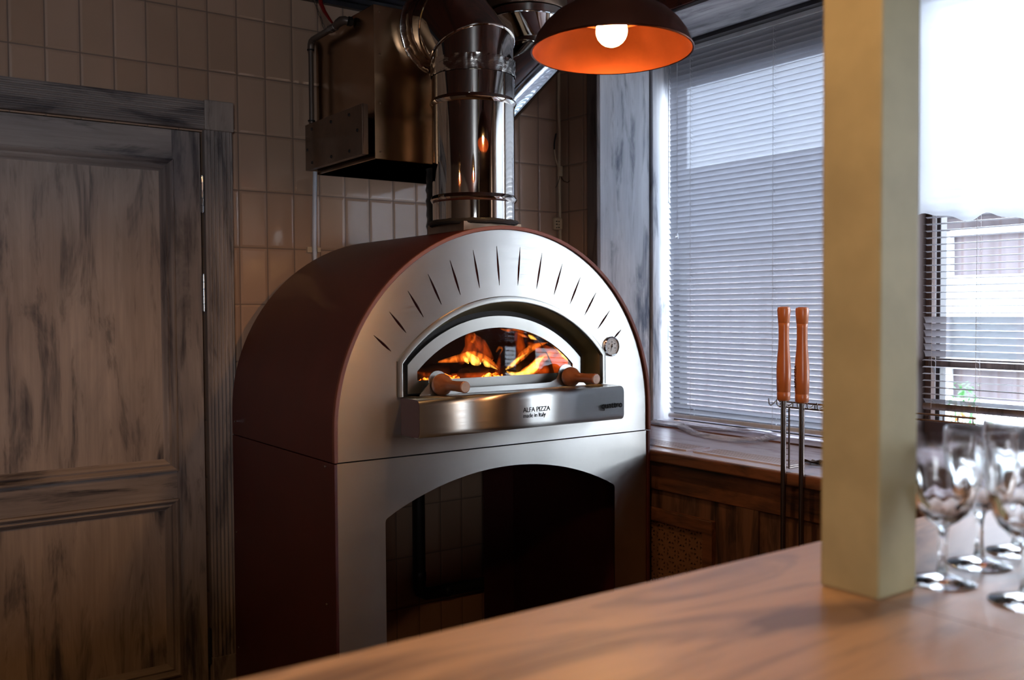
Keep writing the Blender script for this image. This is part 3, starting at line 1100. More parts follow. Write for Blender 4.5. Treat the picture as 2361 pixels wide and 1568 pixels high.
# shelf surface running into the mouth
obj('threshold', box(B(), CX-0.380, CX+0.380, YF+0.002, YD+0.35, 1.110, 1.1185), M['steel_v'], ov)
bm = B()
ty = YS-0.0018
text_mesh(bm, 'ALFA PIZZA', 0.0205, (0.307, ty, 1.0655), (1, 0, 0), (0, 0, 1), 0.0005, spacing=0.95)
text_mesh(bm, 'made in Italy', 0.0180, (0.307, ty, 1.0490), (1, 0, 0), (0, 0, 1), 0.0005, spacing=0.95)
obj('maker_lettering', bm, M['ink'], shelf)
bm = B()
text_mesh(bm, 'quattro', 0.030, (0.620, ty, 1.056), (1, 0, 0), (0, 0, 1), 0.0005, spacing=1.0)
obj('model_lettering', bm, M['ink'], shelf)

# thermometer
ga = Vector((0.756, YF, 1.250))
bm = B(); lathe(bm, [(0.0, 0.0), (0.034, 0.0), (0.034, 0.006), (0.031, 0.009), (0.0285, 0.008), (0.0285, 0.005)], ga, (0, -1, 0), 40, close_ends=False)
gg = obj('thermometer', bm, M['chrome2'], ov, smooth=True)
bm = B(); lathe(bm, [(0.0, 0.0052), (0.0284, 0.0052)], ga, (0, -1, 0), 40, close_ends=False)
obj('dial', bm, M['dial'], gg)
bm = B()
for i in range(25):
    a = R(-40+i*260/24)
    d = Vector((math.cos(a), 0, math.sin(a)))
    c0 = ga+Vector((0, -0.0056, 0))
    tube(bm, [c0+d*(0.0215 if i % 4 else 0.0195), c0+d*0.0245], 0.00035, 4)
for i, tx in enumerate(('50', '150', '250', '350', '450')):
    a = R(200-i*55)
    text_mesh(bm, tx, 0.0055, ga+Vector((math.cos(a)*0.0155, -0.0056, math.sin(a)*0.0155-0.002)), (1, 0, 0), (0, 0, 1), 0.0003, 'CENTER')
obj('dial_marks', bm, M['ink'], gg)
bm = B(); tube(bm, [ga+Vector((0.002, -0.0068, 0.008)), ga+Vector((-0.006, -0.0068, -0.018))], [0.0012, 0.0004], 6)
lathe(bm, [(0.0, 0.006), (0.0025, 0.006), (0.0025, 0.0078), (0, 0.0078)], ga, (0, -1, 0), 12)
obj('needle', bm, M['ink'], gg)

# stand
SZ0 = 0.0


def stand_hole(n=24):
    hw, zc, za = 0.4395, 0.778, 0.888
    rad = (hw**2+(za-zc)**2)/(2*(za-zc)); a = math.asin(hw/rad)
    pts = [(CX+rad*math.sin(a-2*a*i/n), za-rad+rad*math.cos(a-2*a*i/n)) for i in range(n+1)]
    # soften the two corners
    pts[0] = (pts[0][0]-0.006, pts[0][1]+0.002); pts[-1] = (pts[-1][0]+0.006, pts[-1][1]+0.002)
    return [(CX+hw, 0.06), (CX+hw, zc-0.008), (CX+hw-0.002, zc-0.002)]+pts+[(CX-hw+0.002, zc-0.002), (CX-hw, zc-0.008), (CX-hw, 0.06)]


rect = [(CX-RO+0.0115, 0.0), (CX+RO-0.0115, 0.0), (CX+RO-0.0115, ZS-0.002), (CX-RO+0.0115, ZS-0.002)]
bm = B(); plate(bm, rect, [stand_hole()], lambda u, v, w: (u, YF+w, v), 0.0, 0.0035)
st = obj('stand_front', bm, M['steel'], ov)
bm = B(); plate(bm, rect, [stand_hole()], lambda u, v, w: (u, YBK+w, v), -0.004, -0.001)
obj('stand_back', bm, M['brown'], ov)
for sx in (-1, 1):
    bm = B(); xo = CX+sx*RO; xi = CX+sx*(RO-0.010)
    box(bm, min(xo, xi), max(xo, xi), YF-0.006, YBK, 0.0, ZS-0.0015)
    obj('stand_side', bm, M['brown'], ov, bevel=0.0015)
obj('deck', box(B(), CX-RO+0.012, CX+RO-0.012, YF+0.006, YBK-0.006, 0.90, ZS-0.004), M['iron'], ov)
for (y, z) in ((YF+0.05, 0.94), (YF+0.05, 0.55), (YBK-0.03, 1.0), (YBK-0.03, 0.62), (YBK-0.03, 0.22)):
    obj('screw', lathe(B(), [(0.0, 0.0), (0.004, 0.0), (0.0034, 0.003), (0, 0.004)], (CX-RO, y, z), (-1, 0, 0), 10), M['chrome2'], ov, smooth=True)

# fire chamber
bm = B()
ccx, ccy, ccz = CX, -0.44, 1.119
ex, ey, ez = 0.44, 0.345, 0.285
nu, nv = 40, 14
rows = []
for j in range(nv+1):
    ph = PI/2*j/nv
    row = []
    for i in range(nu):
        th = 2*PI*i/nu
        row.append((ccx+ex*math.cos(th)*math.cos(ph), ccy+ey*math.sin(th)*math.cos(ph), ccz+ez*math.sin(ph)))
    rows.append(row)
vv = [[bm.verts.new(p) for p in row] for row in rows[:-1]]
topv = bm.verts.new(rows[-1][0])
for j in range(nv-1):
    for i in range(nu):
        a, b, c, d = vv[j][i], vv[j][(i+1) % nu], vv[j+1][(i+1) % nu], vv[j+1][i]
        cx_ = (a.co+b.co+c.co+d.co)/4
        if cx_.y < ccy-0.13 and abs(cx_.x-CX) < 0.34 and cx_.z < 1.36: continue
        bm.faces.new((a, b, c, d))
for i in range(nu):
    bm.faces.new((vv[-1][i], vv[-1][(i+1) % nu], topv))
obj('fire_chamber', bm, M['firebrick'], ov, smooth=True, weld=False)
obj('hearth_floor', box(B(), CX-0.45, CX+0.45, YD+0.03, -0.09, 1.095, 1.1185), M['firebrick'], ov)

# fire: logs, embers, flames stand on the hearth
fr = thing('wood_fire', 'orange wood fire with charred logs burning behind the oven glass', 'fire', (CX+0.05, -0.5, 1.1187))


def log(p0, p1, r):
    p0, p1 = Vector(p0), Vector(p1)
    bm = B(); pts = []; rs = []
    for i in range(9):
        t = i/8
        p = p0.lerp(p1, t)
        pts.append(p+Vector((0, 0, 0.004*math.sin(t*9)))); rs.append(r*(1+0.10*math.sin(t*17+r*90)))
    tube(bm, pts, rs, 14)
    return obj('log', bm, M['log'], fr, smooth=True)


log((0.16, -0.47, 1.150), (0.40, -0.36, 1.155), 0.030)
log((0.52, -0.34, 1.150), (0.72, -0.50, 1.155), 0.032)
log((0.40, -0.50, 1.146), (0.60, -0.36, 1.170), 0.026)
log((0.56, -0.55, 1.150), (0.70, -0.42, 1.195), 0.026)
bm = B()
for i in range(70):
    c = random.choice([(0.33, -0.43), (0.56, -0.44), (0.64, -0.46), (0.26, -0.42)])
    p = Vector((c[0]+random.gauss(0, 0.05), c[1]+random.gauss(0, 0.035), 1.128+random.random()*0.02))
    r = 0.007+random.random()*0.009
    bmesh.ops.create_icosphere(bm, subdivisions=1, radius=r, matrix=Matrix.Translation(p) @ Matrix.Diagonal((1.3, 1, 0.8, 1)))
o = obj('embers', bm, M['ember'], fr, weld=False); o['kind'] = 'stuff'


def flame(pts, rads, y, mat, seg=10, flat=0.6):
    P3 = [Vector((a, y, b)) for a, b in pts]   # (x, z) on a plane at depth y inside the chamber
    # smooth path
    path = []; rr = []
    m = len(P3)
    for i in range(m-1):
        p0 = P3[max(i-1, 0)]; p1 = P3[i]; p2 = P3[i+1]; p3 = P3[min(i+2, m-1)]
        for k in range(5):
            t = k/5
            path.append(0.5*((2*p1)+(p2-p0)*t+(2*p0-5*p1+4*p2-p3)*t*t+(3*p1-p0-3*p2+p3)*t**3))
            rr.append(rads[i]*(1-t)+rads[i+1]*t)
    path.append(P3[-1]); rr.append(rads[-1])
    par = fr
    for q_, nm in ((1.25, 'flame'), (0.62, 'flame_heart')):
        bm = B(); tube(bm, path, [max(0.0006, q*q_) for q in rr], seg)
        par = obj(nm, bm, mat, par, smooth=True)


F, FC, FD = M['flame'], M['flame_core'], M['flame_dim']
flame([(0.2459, 1.2041), (0.3139, 1.2117), (0.3836, 1.2181), (0.4459, 1.2011), (0.4911, 1.1724)], [0.002, 0.010, 0.016, 0.010, 0.001], -0.58, F)
flame([(0.3639, 1.2331), (0.3989, 1.2024), (0.422, 1.1926)], [0.004, 0.014, 0.005], -0.57, FC)
flame([(0.358, 1.2182), (0.372, 1.2059), (0.3789, 1.1938)], [0.003, 0.008, 0.003], -0.56, FC)
flame([(0.4226, 1.2079), (0.4404, 1.1894), (0.462, 1.1811), (0.4856, 1.1696)], [0.003, 0.008, 0.004, 0.001], -0.58, FC)
flame([(0.4077, 1.2936), (0.4181, 1.2561), (0.4538, 1.2176), (0.4938, 1.183)], [0.001, 0.007, 0.008, 0.002], -0.55, FD)
flame([(0.4135, 1.2632), (0.4281, 1.2854), (0.4192, 1.2991)], [0.005, 0.004, 0.0006], -0.53, F)
flame([(0.3596, 1.1978), (0.4079, 1.2394), (0.403, 1.2859), (0.4532, 1.2547), (0.4986, 1.2002)], [0.012, 0.02, 0.010, 0.016, 0.006], -0.53, FD)
flame([(0.4806, 1.2298), (0.4954, 1.2444), (0.5063, 1.238), (0.4915, 1.2174)], [0.002, 0.005, 0.003, 0.001], -0.58, F)
flame([(0.5047, 1.1552), (0.5123, 1.1883), (0.52, 1.223)], [0.008, 0.007, 0.002], -0.55, FD)
flame([(0.5206, 1.1681), (0.5468, 1.1822), (0.5751, 1.2025), (0.6133, 1.2211)], [0.002, 0.007, 0.005, 0.001], -0.58, FC)
flame([(0.5612, 1.1762), (0.6089, 1.2128), (0.6574, 1.2423), (0.7205, 1.2562)], [0.004, 0.012, 0.010, 0.001], -0.56, F)
flame([(0.5243, 1.1619), (0.5466, 1.1519), (0.5842, 1.1502), (0.6128, 1.1581)], [0.002, 0.006, 0.006, 0.002], -0.58, FC)
flame([(0.5653, 1.148), (0.6128, 1.1551), (0.6457, 1.1722), (0.6613, 1.1932), (0.7046, 1.2135)], [0.004, 0.012, 0.013, 0.008, 0.001], -0.58, FC)
flame([(0.6159, 1.1503), (0.6684, 1.1668), (0.6961, 1.1939), (0.7542, 1.2203), (0.805, 1.2283)], [0.010, 0.018, 0.014, 0.008, 0.001], -0.55, F)
flame([(0.6772, 1.1429), (0.7471, 1.1526), (0.8289, 1.1556), (0.8812, 1.1616)], [0.008, 0.014, 0.014, 0.008], -0.52, FD)
flame([(0.7167, 1.2568), (0.7605, 1.2274), (0.7806, 1.2047), (0.8131, 1.1813)], [0.002, 0.008, 0.012, 0.003], -0.58, F)
flame([(0.7366, 1.2409), (0.7645, 1.215), (0.7887, 1.1984), (0.8049, 1.1852)], [0.001, 0.006, 0.007, 0.002], -0.59, FC)
flame([(0.6583, 1.2568), (0.6976, 1.24), (0.7515, 1.2194), (0.8084, 1.1854), (0.8498, 1.1709)], [0.003, 0.012, 0.020, 0.022, 0.012], -0.52, FD)
flame([(0.73, 1.1583), (0.7912, 1.1881), (0.8533, 1.1728), (0.8954, 1.1514)], [0.014, 0.024, 0.022, 0.012], -0.49, FD)
flame([(0.6154, 1.2486), (0.6384, 1.2403), (0.6655, 1.2333)], [0.002, 0.006, 0.001], -0.58, F)
flame([(0.531, 1.3092), (0.5686, 1.3024), (0.5952, 1.305), (0.6259, 1.2983)], [0.001, 0.005, 0.005, 0.001], -0.53, F)
flame([(0.6066, 1.2924), (0.6336, 1.2826), (0.6569, 1.2758)], [0.001, 0.005, 0.001], -0.53, F)
flame([(0.6419, 1.2859), (0.6574, 1.2762), (0.6848, 1.2662)], [0.002, 0.006, 0.001], -0.55, FC)
flame([(0.6543, 1.2053), (0.6585, 1.24), (0.651, 1.2876), (0.6786, 1.2966)], [0.010, 0.016, 0.012, 0.004], -0.48, FD)
flame([(0.1779, 1.173), (0.2241, 1.1594), (0.2916, 1.1534)], [0.003, 0.008, 0.003], -0.56, FD)
flame([(0.3214, 1.1539), (0.4274, 1.1461), (0.519, 1.148)], [0.006, 0.012, 0.006], -0.54, FD)

# ================================================================== FLUE AND ELBOW
FX, FYc, FR = 0.3335, -0.669, 0.1345
fl = thing('flue_pipe', 'polished steel flue pipe rising from the oven and bending back into the steel box', 'flue pipe', (FX, FYc, 1.655))
bm = B(); lathe(bm, [(FR, 1.660), (FR, 2.150)], (FX, FYc, 0), (0, 0, 1), 72, close_ends=False)
Z1 = 2.217
# mitred elbow
def ring_pts(c, nrm, axis, r, seg=72):
    """circle of a cylinder along 'axis' cut by the plane through c with normal nrm"""
    a = axis.normalized(); u, w = frame_from(a); pts = []
    for k in range(seg):
        d = u*math.cos(2*PI*k/seg)+w*math.sin(2*PI*k/seg)
        p = c+d*r
        t = -(p-c).dot(nrm)/a.dot(nrm)
        pts.append(p+a*t)
    return pts


def seg_cyl(bm, c0, n0, c1, n1, r0, r1=None, seg=72):
    a = (c1-c0)
    r1 = r1 or r0
    p0 = ring_pts(c0, n0, a, r0, seg); p1 = ring_pts(c1, n1, a, r1, seg)
    v0 = [bm.verts.new(p) for p in p0]; v1 = [bm.verts.new(p) for p in p1]
    for k in range(seg):
        bm.faces.new((v0[k], v0[(k+1) % seg], v1[(k+1) % seg], v1[k]))
    return p0, p1


UPV = Vector((0, 0, 1)); D45 = Vector((0, 1, 1)).normalized(); BK = Vector((0, 1, 0))
C0 = Vector((FX, FYc, 2.150)); C1 = Vector((FX, FYc, Z1)); C2 = C1+Vector((0, 0.108, 0.108)); C3 = Vector((FX, -0.457, C2.z))
# the riser
obj('riser', bm, M['chrome'], fl, smooth=True)
n1 = (UPV+D45).normalized(); n2 = (D45+BK).normalized()
bm = B(); seg_cyl(bm, Vector((FX, FYc, 2.149)), UPV, C1, n1, FR-0.002)
obj('elbow_segment', bm, M['chrome'], fl, smooth=True)
bm = B(); pA, pB = seg_cyl(bm, C1, n1, C2, n2, FR-0.001)
obj('elbow_segment', bm, M['chrome'], fl, smooth=True)
bm = B(); seg_cyl(bm, C2, n2, C3, BK, FR-0.003)
obj('elbow_segment', bm, M['chrome'], fl, smooth=True)
for pts, r in ((pA, 0.0045), (pB, 0.0045)):
    bm = B(); tube(bm, pts, r, 8, closed=True); obj('seam_bead', bm, M['chrome'], fl, smooth=True)
for z in (2.044, 1.733):
    bm = B()
    lathe(bm, [(FR, z-0.012), (FR+0.002, z-0.010), (FR+0.0055, z-0.004), (FR+0.007, z), (FR+0.0055, z+0.004), (FR+0.002, z+0.010), (FR, z+0.012)],
          (FX, FYc, 0), (0, 0, 1), 72, close_ends=False)
    obj('joint_ring', bm, M['chrome'], fl, smooth=True)
bm = B()
vs = []
for j in range(7):
    row = []
    for k in range(120):
        a = 2*PI*k/120
        r = FR+0.0030+0.0042*noise.noise(Vector((math.cos(a)*22, math.sin(a)*22, j*2.3)))
        z = 2.128+0.050*j/6+0.002*noise.noise(Vector((math.cos(a)*5, math.sin(a)*5, 7)))
        row.append(bm.verts.new((FX+r*math.cos(a), FYc+r*math.sin(a), z)))
    vs.append(row)
for j in range(6):
    for k in range(120):
        bm.faces.new((vs[j][k], vs[j][(k+1) % 120], vs[j+1][(k+1) % 120], vs[j+1][k]))
obj('foil_tape', bm, M['foil'], fl, smooth=True, label='crinkled foil tape band')
bm = B()
for j, (rj, yj) in enumerate(((FR-0.002, -0.505), (FR+0.002, -0.495), (FR+0.004, -0.480), (FR+0.003, -0.468), (FR+0.012, -0.4575), (FR+0.016, -0.4562))):
    rw = []
    for k in range(110):
        a = 2*PI*k/110
        q = rj+0.0030*noise.noise(Vector((math.cos(a)*11, math.sin(a)*11, j*2.1)))
        rw.append(bm.verts.new((FX+q*math.cos(a), yj, C2.z+q*math.sin(a))))
    if j:
        for k in range(110):
            bm.faces.new((pw[k], pw[(k+1) % 110], rw[(k+1) % 110], rw[k]))
    pw = rw
obj('collar', bm, M['foil'], fl, smooth=True)
# base on the oven roof
bm = B()
box(bm, FX-0.111, FX+0.111, -0.778, -0.560, 1.620, 1.654)
obj('base_box', bm, M['steel_plate'], fl, bevel=0.001)
bm = B()
rr = []
for k in range(60):
    a = 2*PI*k/60
    rr.append(Vector((FX+(FR+0.004)*math.cos(a), FYc+(FR+0.004)*math.sin(a), 1.656+0.004*noise.noise(Vector((math.cos(a)*8, math.sin(a)*8, 0))))))
tube(bm, rr, 0.009, 8, closed=True)
obj('sealant_ring', bm, M['soot_and_backing'], fl, smooth=True)

# black wrapped pipe standing behind the flue
bm = B()
pts = [(0.356, -0.40, 1.62+i*0.0125) for i in range(21)]
tube(bm, pts, [0.036+0.0022*math.sin(i*1.9)+0.002*random.random() for i in range(21)], 16)
o = obj('wrapped_pipe', bm, M['black_wrap'], smooth=True)
tag(o, 'black wrapped pipe standing between the oven roof and the steel box, behind the flue', 'pipe')

# ================================================================== STEEL BOX ON THE WALL
HBX0, HBX1, HBY, HBZ0, HBZ1 = 0.087, 0.56, -0.455, 1.876, 2.381
hb = thing('duct_box', 'tall dull steel duct box mounted on the tiled wall left of the flue', 'duct box', (0.32, -0.2, HBZ0))
obj('casing', box(B(), HBX0, HBX1, HBY, -0.001, HBZ0, HBZ1), M['steel_dim'], hb, bevel=0.002)
for z in (1.90, 2.06, 2.22, 2.36):
    obj('rivet', lathe(B(), [(0, 0), (0.0035, 0), (0.003, 0.002), (0, 0.0026)], (HBX0+0.02, HBY, z), (0, -1, 0), 8), M['steel_plate'], hb)
bp = thing('mounting_plate', 'flat riveted steel plate standing off the left side of the steel box', 'bracket', (0.055, -0.23, 1.886))
bm = B(); box(bm, 0.041, 0.044, -0.455, -0.002, 1.888, 2.052)
obj('plate', bm, M['steel_plate'], bp, bevel=0.0008)
bm = B(); box(bm, 0.0445, 0.062, -0.4552, -0.4525, 1.888, 2.052); box(bm, 0.0445, 0.062, -0.452, -0.002, 1.8885, 1.891)
obj('flange', bm, M['steel_plate'], bp)
bm = B(); box(bm, 0.0445, 0.0860, -0.40, -0.02, 1.915, 2.02)
obj('spacer_box', bm, M['copper_in'], bp)
for y, z in ((-0.42, 1.97), (-0.36, 2.03), (-0.36, 1.91), (-0.22, 2.03), (-0.22, 1.91), (-0.06, 2.03), (-0.06, 1.91), (-0.02, 1.96)):
    obj('rivet', lathe(B(), [(0, 0), (0.006, 0), (0.005, 0.003), (0, 0.004)], (0.041, y, z), (-1, 0, 0), 10), M['iron'], bp)

# gas pipe with tap beside the box
gp = thing('gas_pipe', 'thin grey pipe with red-levered tap bent over the left side of the steel box', 'pipe', (0.047, -0.04, 2.05))
GX = 0.047
bm = B()
path = [(GX, -0.045, 2.053), (GX, -0.045, 2.325)]
tube(bm, path, 0.0085, 12)
obj('riser', bm, M['pipe'], gp, smooth=True)
bm = B()
tube(bm, [(GX, -0.045, 2.318), (GX, -0.047, 2.335), (GX, -0.055, 2.345), (GX, -0.070, 2.348)], 0.0115, 12)
obj('elbow', bm, M['pipe'], gp, smooth=True)
bm = B(); tube(bm, [(GX, -0.062, 2.348), (GX, -0.215, 2.350)], 0.0105, 12)
obj('crosspipe', bm, M['pipe'], gp, smooth=True)
bm = B()
lathe(bm, [(0.0125, 0), (0.0145, 0.002), (0.0145, 0.024), (0.012, 0.026), (0.012, 0.036), (0.0145, 0.038), (0.0145, 0.050), (0.011, 0.052)], (GX, -0.205, 2.350), (0, -1, 0), 8)
tp = obj('tap_body', bm, M['pipe'], gp)
bm = B(); tube(bm, [(GX-0.002, -0.232, 2.366), (GX-0.006, -0.222, 2.378), (GX-0.016, -0.200, 2.41), (GX-0.022, -0.185, 2.44), (GX-0.024, -0.18, 2.475)], [0.004, 0.005, 0.0065, 0.0075, 0.007], 8)
obj('tap_lever', bm, M['red'], tp, smooth=True, label='red lever')
bm = B(); tube(bm, [(GX, -0.250, 2.350), (GX, -0.272, 2.356), (GX+0.004, -0.290, 2.360), (GX+0.012, -0.302, 2.360), (GX+0.020, -0.306, 2.358)], [0.012, 0.0145, 0.0155, 0.0145, 0.013], 14)
obj('bend', bm, M['pipe'], gp, smooth=True)
bm = B(); lathe(bm, [(0.0165, 0), (0.0165, 0.014)], (GX+0.020, -0.306, 2.358), (1, 0, 0.0), 6)
obj('union_nut', bm, M['iron'], gp)
for z in (2.316, 2.062):
    obj('pipe_ring', lathe(B(), [(0.010, -0.003), (0.013, -0.002), (0.013, 0.002), (0.010, 0.003)], (GX, -0.045, z), (0, 0, 1), 16), M['iron'], gp)
# chain
ch = thing('hanging_chain', 'thin steel chain hanging from the ceiling onto the pipe beside the red tap', 'chain', (0.03, -0.16, 2.36))
bm = B()
a0 = Vector((GX, -0.165, 2.362)); a1 = Vector((0.010, -0.095, CZ-0.004))
nl = 9
for i in range(nl):
    c = a0.lerp(a1, (i+0.5)/nl); d = (a1-a0).normalized(); u, w = frame_from(d)
    s_ = u if i % 2 else w
    ln = (a1-a0).length/nl*0.62
    ring = [c+d*math.cos(2*PI*k/12)*ln+s_*math.sin(2*PI*k/12)*0.0038 for k in range(12)]
    tube(bm, ring, 0.0010, 6, closed=True)
obj('links', bm, M['rack'], ch, smooth=True)

# white conduit below the plate
cw = thing('white_conduit', 'white conduit with a clip running down the tiles from under the steel plate', 'conduit', (0.069, -0.014, 1.45))
bm = B()
tube(bm, [(0.072, -0.014, 1.885), (0.068, -0.014, 1.75), (0.066, -0.014, 1.62), (0.068, -0.014, 1.56), (0.074, -0.013, 1.48), (0.078, -0.013, 1.38)], 0.0078, 12)
obj('sleeve', bm, M['white_pvc'], cw, smooth=True)
bm = B(); box(bm, 0.040, 0.057, -0.012, -0.001, 1.590, 1.610); box(bm, 0.076, 0.088, -0.020, -0.001, 1.592, 1.608); box(bm, 0.057, 0.077, -0.006, -0.001, 1.594, 1.606)
obj('clip', bm, M['pale_box'], cw)

# ================================================================== SECOND DUCT (upper right)
dx, dy = 0.875, -0.30
dc = thing('bent_duct', 'bent metal duct coming down from the ceiling, half hidden behind flue and lamp', 'duct', (dx-0.1, dy, 2.0))
E1 = Vector((dx, dy, 2.360)); E2 = Vector((dx-0.314, dy, 2.046))
DD = Vector((-1, 0, -1)).normalized(); DN = Vector((0, 0, -1))
nm = (DD+DN).normalized()
r2 = 0.104
bm = B(); lathe(bm, [(0.160, CZ-0.001), (0.160, 2.520), (0.157, 2.516)], (dx-0.05, dy, 0), (0, 0, 1), 56, close_ends=False)
obj('ceiling_collar', bm, M['steel_plate'], dc, smooth=True, label='dull grey collar at the ceiling')
bm = B(); lathe(bm, [(0.152, 2.535), (0.152, 2.484)], (dx-0.045, dy, 0), (0, 0, 1), 56, close_ends=False)
obj('upper_section', bm, M['chrome'], dc, smooth=True)
bm = B()
t0 = ring_pts(Vector((dx-0.045, dy, 2.484)), Vector((0, 0, 1)), Vector((0, 0, 1)), 0.152, 56)
t1 = ring_pts(Vector((dx, dy, 2.415)), Vector((0, 0, 1)), Vector((0, 0, 1)), r2, 56)
v0 = [bm.verts.new(p) for p in t0]; v1 = [bm.verts.new(p) for p in t1]
for k in range(56):
    bm.faces.new((v0[k], v0[(k+1) % 56], v1[(k+1) % 56], v1[k]))
obj('reducer', bm, M['chrome'], dc, smooth=True)
bm = B(); seg_cyl(bm, Vector((dx, dy, 2.416)), DN, E1, nm, r2, seg=56)
obj('neck', bm, M['chrome'], dc, smooth=True)
bm = B(); qa, qb = seg_cyl(bm, E1, nm, E2, Vector((1, 0, 0)), r2+0.001, seg=56)
obj('slanting_section', bm, M['chrome2'], dc, smooth=True)
for pts in (qa, t0):
    bm = B(); tube(bm, pts, 0.0035, 8, closed=True); obj('seam_bead', bm, M['chrome2'], dc, smooth=True)

# ================================================================== CORNER CABLES
cc = thing('corner_cable', 'cream cable with taped splice running up the tiled corner to a socket box', 'cable', (1.225, -0.012, 1.7))
bm = B()
tube(bm, [(1.226, -0.010, 1.62), (1.224, -0.010, 1.76), (1.222, -0.010, 1.90), (1.219, -0.012, 2.00), (1.222, -0.012, 2.12), (1.216, -0.012, 2.28), (1.220, -0.012, 2.50)], 0.0062, 10)
obj('cable', bm, M['pale_box'], cc, smooth=True)
bm = B(); box(bm, 1.207, 1.226, -0.028, -0.012, 1.955, 2.0)
obj('junction_sleeve', bm, M['pale_box'], cc, bevel=0.003)
bm = B(); tube(bm, [(1.210, -0.016, 1.995), (1.196, -0.014, 2.035), (1.190, -0.014, 2.07)], 0.0030, 8)
obj('loose_wire', bm, M['pale_box'], cc, smooth=True)
bm = B(); tube(bm, [(1.190, -0.014, 2.07), (1.191, -0.014, 2.10), (1.200, -0.014, 2.14)], 0.0036, 8)
obj('tape_wrap', bm, M['black_plastic'], cc, smooth=True, label='black tape')
bm = B(); tube(bm, [(1.222, -0.020, 1.955), (1.224, -0.035, 1.935), (1.226, -0.060, 1.925), (1.228, -0.075, 1.932)], 0.0012, 6)
tube(bm, [(1.218, -0.018, 1.955), (1.208, -0.016, 1.925), (1.196, -0.014, 1.905)], 0.0012, 6)
obj('thin_wires', bm, M['iron'], cc, smooth=True)
sb = thing('socket_box', 'small cream junction box with black marks low in the tiled corner', 'junction box', (1.205, -0.012, 1.725))
bm = B(); box(bm, 1.185, 1.227, -0.026, -0.001, 1.722, 1.776)
obj('cover', bm, M['pale_box'], sb, bevel=0.008)
bm = B()
for i in range(6):
    box(bm, 1.188+(i % 2)*0.012+0.002*random.random(), 1.1965+(i % 2)*0.012, -0.0268, -0.0258, 1.730+(i//2)*0.013, 1.733+(i//2)*0.013+0.003*random.random())
obj('marks', bm, M['ink'], sb)

# black waste pipe low on the wall, seen through the stand
wp = thing('waste_pipe', 'black waste pipe with elbow low on the tiled wall, seen through the oven stand', 'pipe', (0.49, -0.055, 0.2))
bm = B(); tube(bm, [(0.487, -0.0285, 1.0), (0.487, -0.0285, 0.29), (0.492, -0.0285, 0.262), (0.52, -0.0285, 0.248), (0.56, -0.0285, 0.246), (1.2, -0.0285, 0.240)], 0.0250, 18)
obj('pipe', bm, M['iron'], wp, smooth=True)
obj('coupling', lathe(B(), [(0.025, 0), (0.0275, 0.004), (0.0275, 0.04), (0.025, 0.044)], (0.487, -0.0285, 0.30), (0, 0, 1), 20), M['black_plastic'], wp, smooth=True)
obj('coupling', lathe(B(), [(0.025, 0), (0.0275, 0.004), (0.0275, 0.03), (0.025, 0.034)], (0.60, -0.0285, 0.2455), (1, 0, 0), 20), M['black_plastic'], wp, smooth=True)

# ================================================================== PENDANT LAMP


def lamp(name, label, loc, tilt=(0, 0), rim=0.199, group=None):
    t = thing(name, label, 'lamp', loc, group)
    lx, ly, lz = loc
    ax = Vector((tilt[0], tilt[1], 1)).normalized()
    k = rim/0.199
    prof = [(0.199, 0.0), (0.196, 0.012), (0.186, 0.036), (0.168, 0.062), (0.144, 0.085), (0.116, 0.103), (0.086, 0.115), (0.058, 0.122), (0.035, 0.126)]
    prof = [(a*k, b*k) for a, b in prof]
    base = Vector(loc)
    bm = B(); lathe(bm, prof, base, ax, 72, close_ends=False)
    sh = obj('shade', bm, M['shade_paint'], t, smooth=True)
    inner = [(a-0.0025, b-0.001) for a, b in prof]
    bm = B(); lathe(bm, inner, base, ax, 72, close_ends=False)
    obj('shade_lining', bm, M['copper_in'], sh, smooth=True, label='glowing copper inside')
    bm = B(); lathe(bm, [(0.1965*k, 0.000), (0.2005*k, -0.002), (0.2015*k, 0.001), (0.199*k, 0.003), (0.196*k, 0.002)], base, ax, 72, closed_prof=True)
    obj('rim_bead', bm, M['bronze_out'], sh, smooth=True)
    bm = B(); lathe(bm, [(0.105*k, 0.094*k), (0.108*k, 0.090*k), (0.112*k, 0.091*k), (0.113*k, 0.096*k)], base, ax, 60, close_ends=False)
    obj('inner_ring', bm, M['copper_in'], sh, smooth=True)
    bm = B(); lathe(bm, [(0.0, 0.175), (0.012, 0.172), (0.022, 0.155), (0.024, 0.12), (0.022, 0.098), (0.018, 0.094), (0.0, 0.094)], base, ax, 24, close_ends=False)
    obj('socket', bm, M['iron'], t, smooth=True)
    bm = B()
    c = base+ax*0.050
    rb = 0.039
    pr = [(0.0, -rb)]+[(rb*math.sin(a), -rb*math.cos(a)) for a in [PI*i/12 for i in range(1, 10)]]+[(0.019, 0.044), (0.016, 0.052)]
    lathe(bm, pr, c, ax, 28, close_ends=False)
    obj('bulb', bm, M['bulb'], t, smooth=True, label='glowing warm bulb')
    bm = B(); tube(bm, [base+ax*0.172, Vector((lx, ly, CZ-0.02))], 0.0028, 8)
    lathe(bm, [(0.0, -0.001), (0.045, -0.001), (0.045, -0.010), (0.012, -0.024), (0.0, -0.024)], (lx, ly, CZ), (0, 0, 1), 24)
    obj('hanging_cord', bm, M['black_plastic'], t, smooth=True)
    return t


lamp('pendant_lamp', 'copper-lined domed pendant lamp with glowing bulb hanging between flue and window', (0.198, -1.493, 2.014), (0.022, 0.027))
# the next lamps of the same row, over the counter and the room
lamp('pendant_lamp', 'copper-lined domed pendant lamp hanging over the left part of the counter', (-1.00, -2.62, 2.10))
lamp('pendant_lamp', 'copper-lined domed pendant lamp hanging further back in the room behind the counter', (-2.0, -1.45, 2.10))

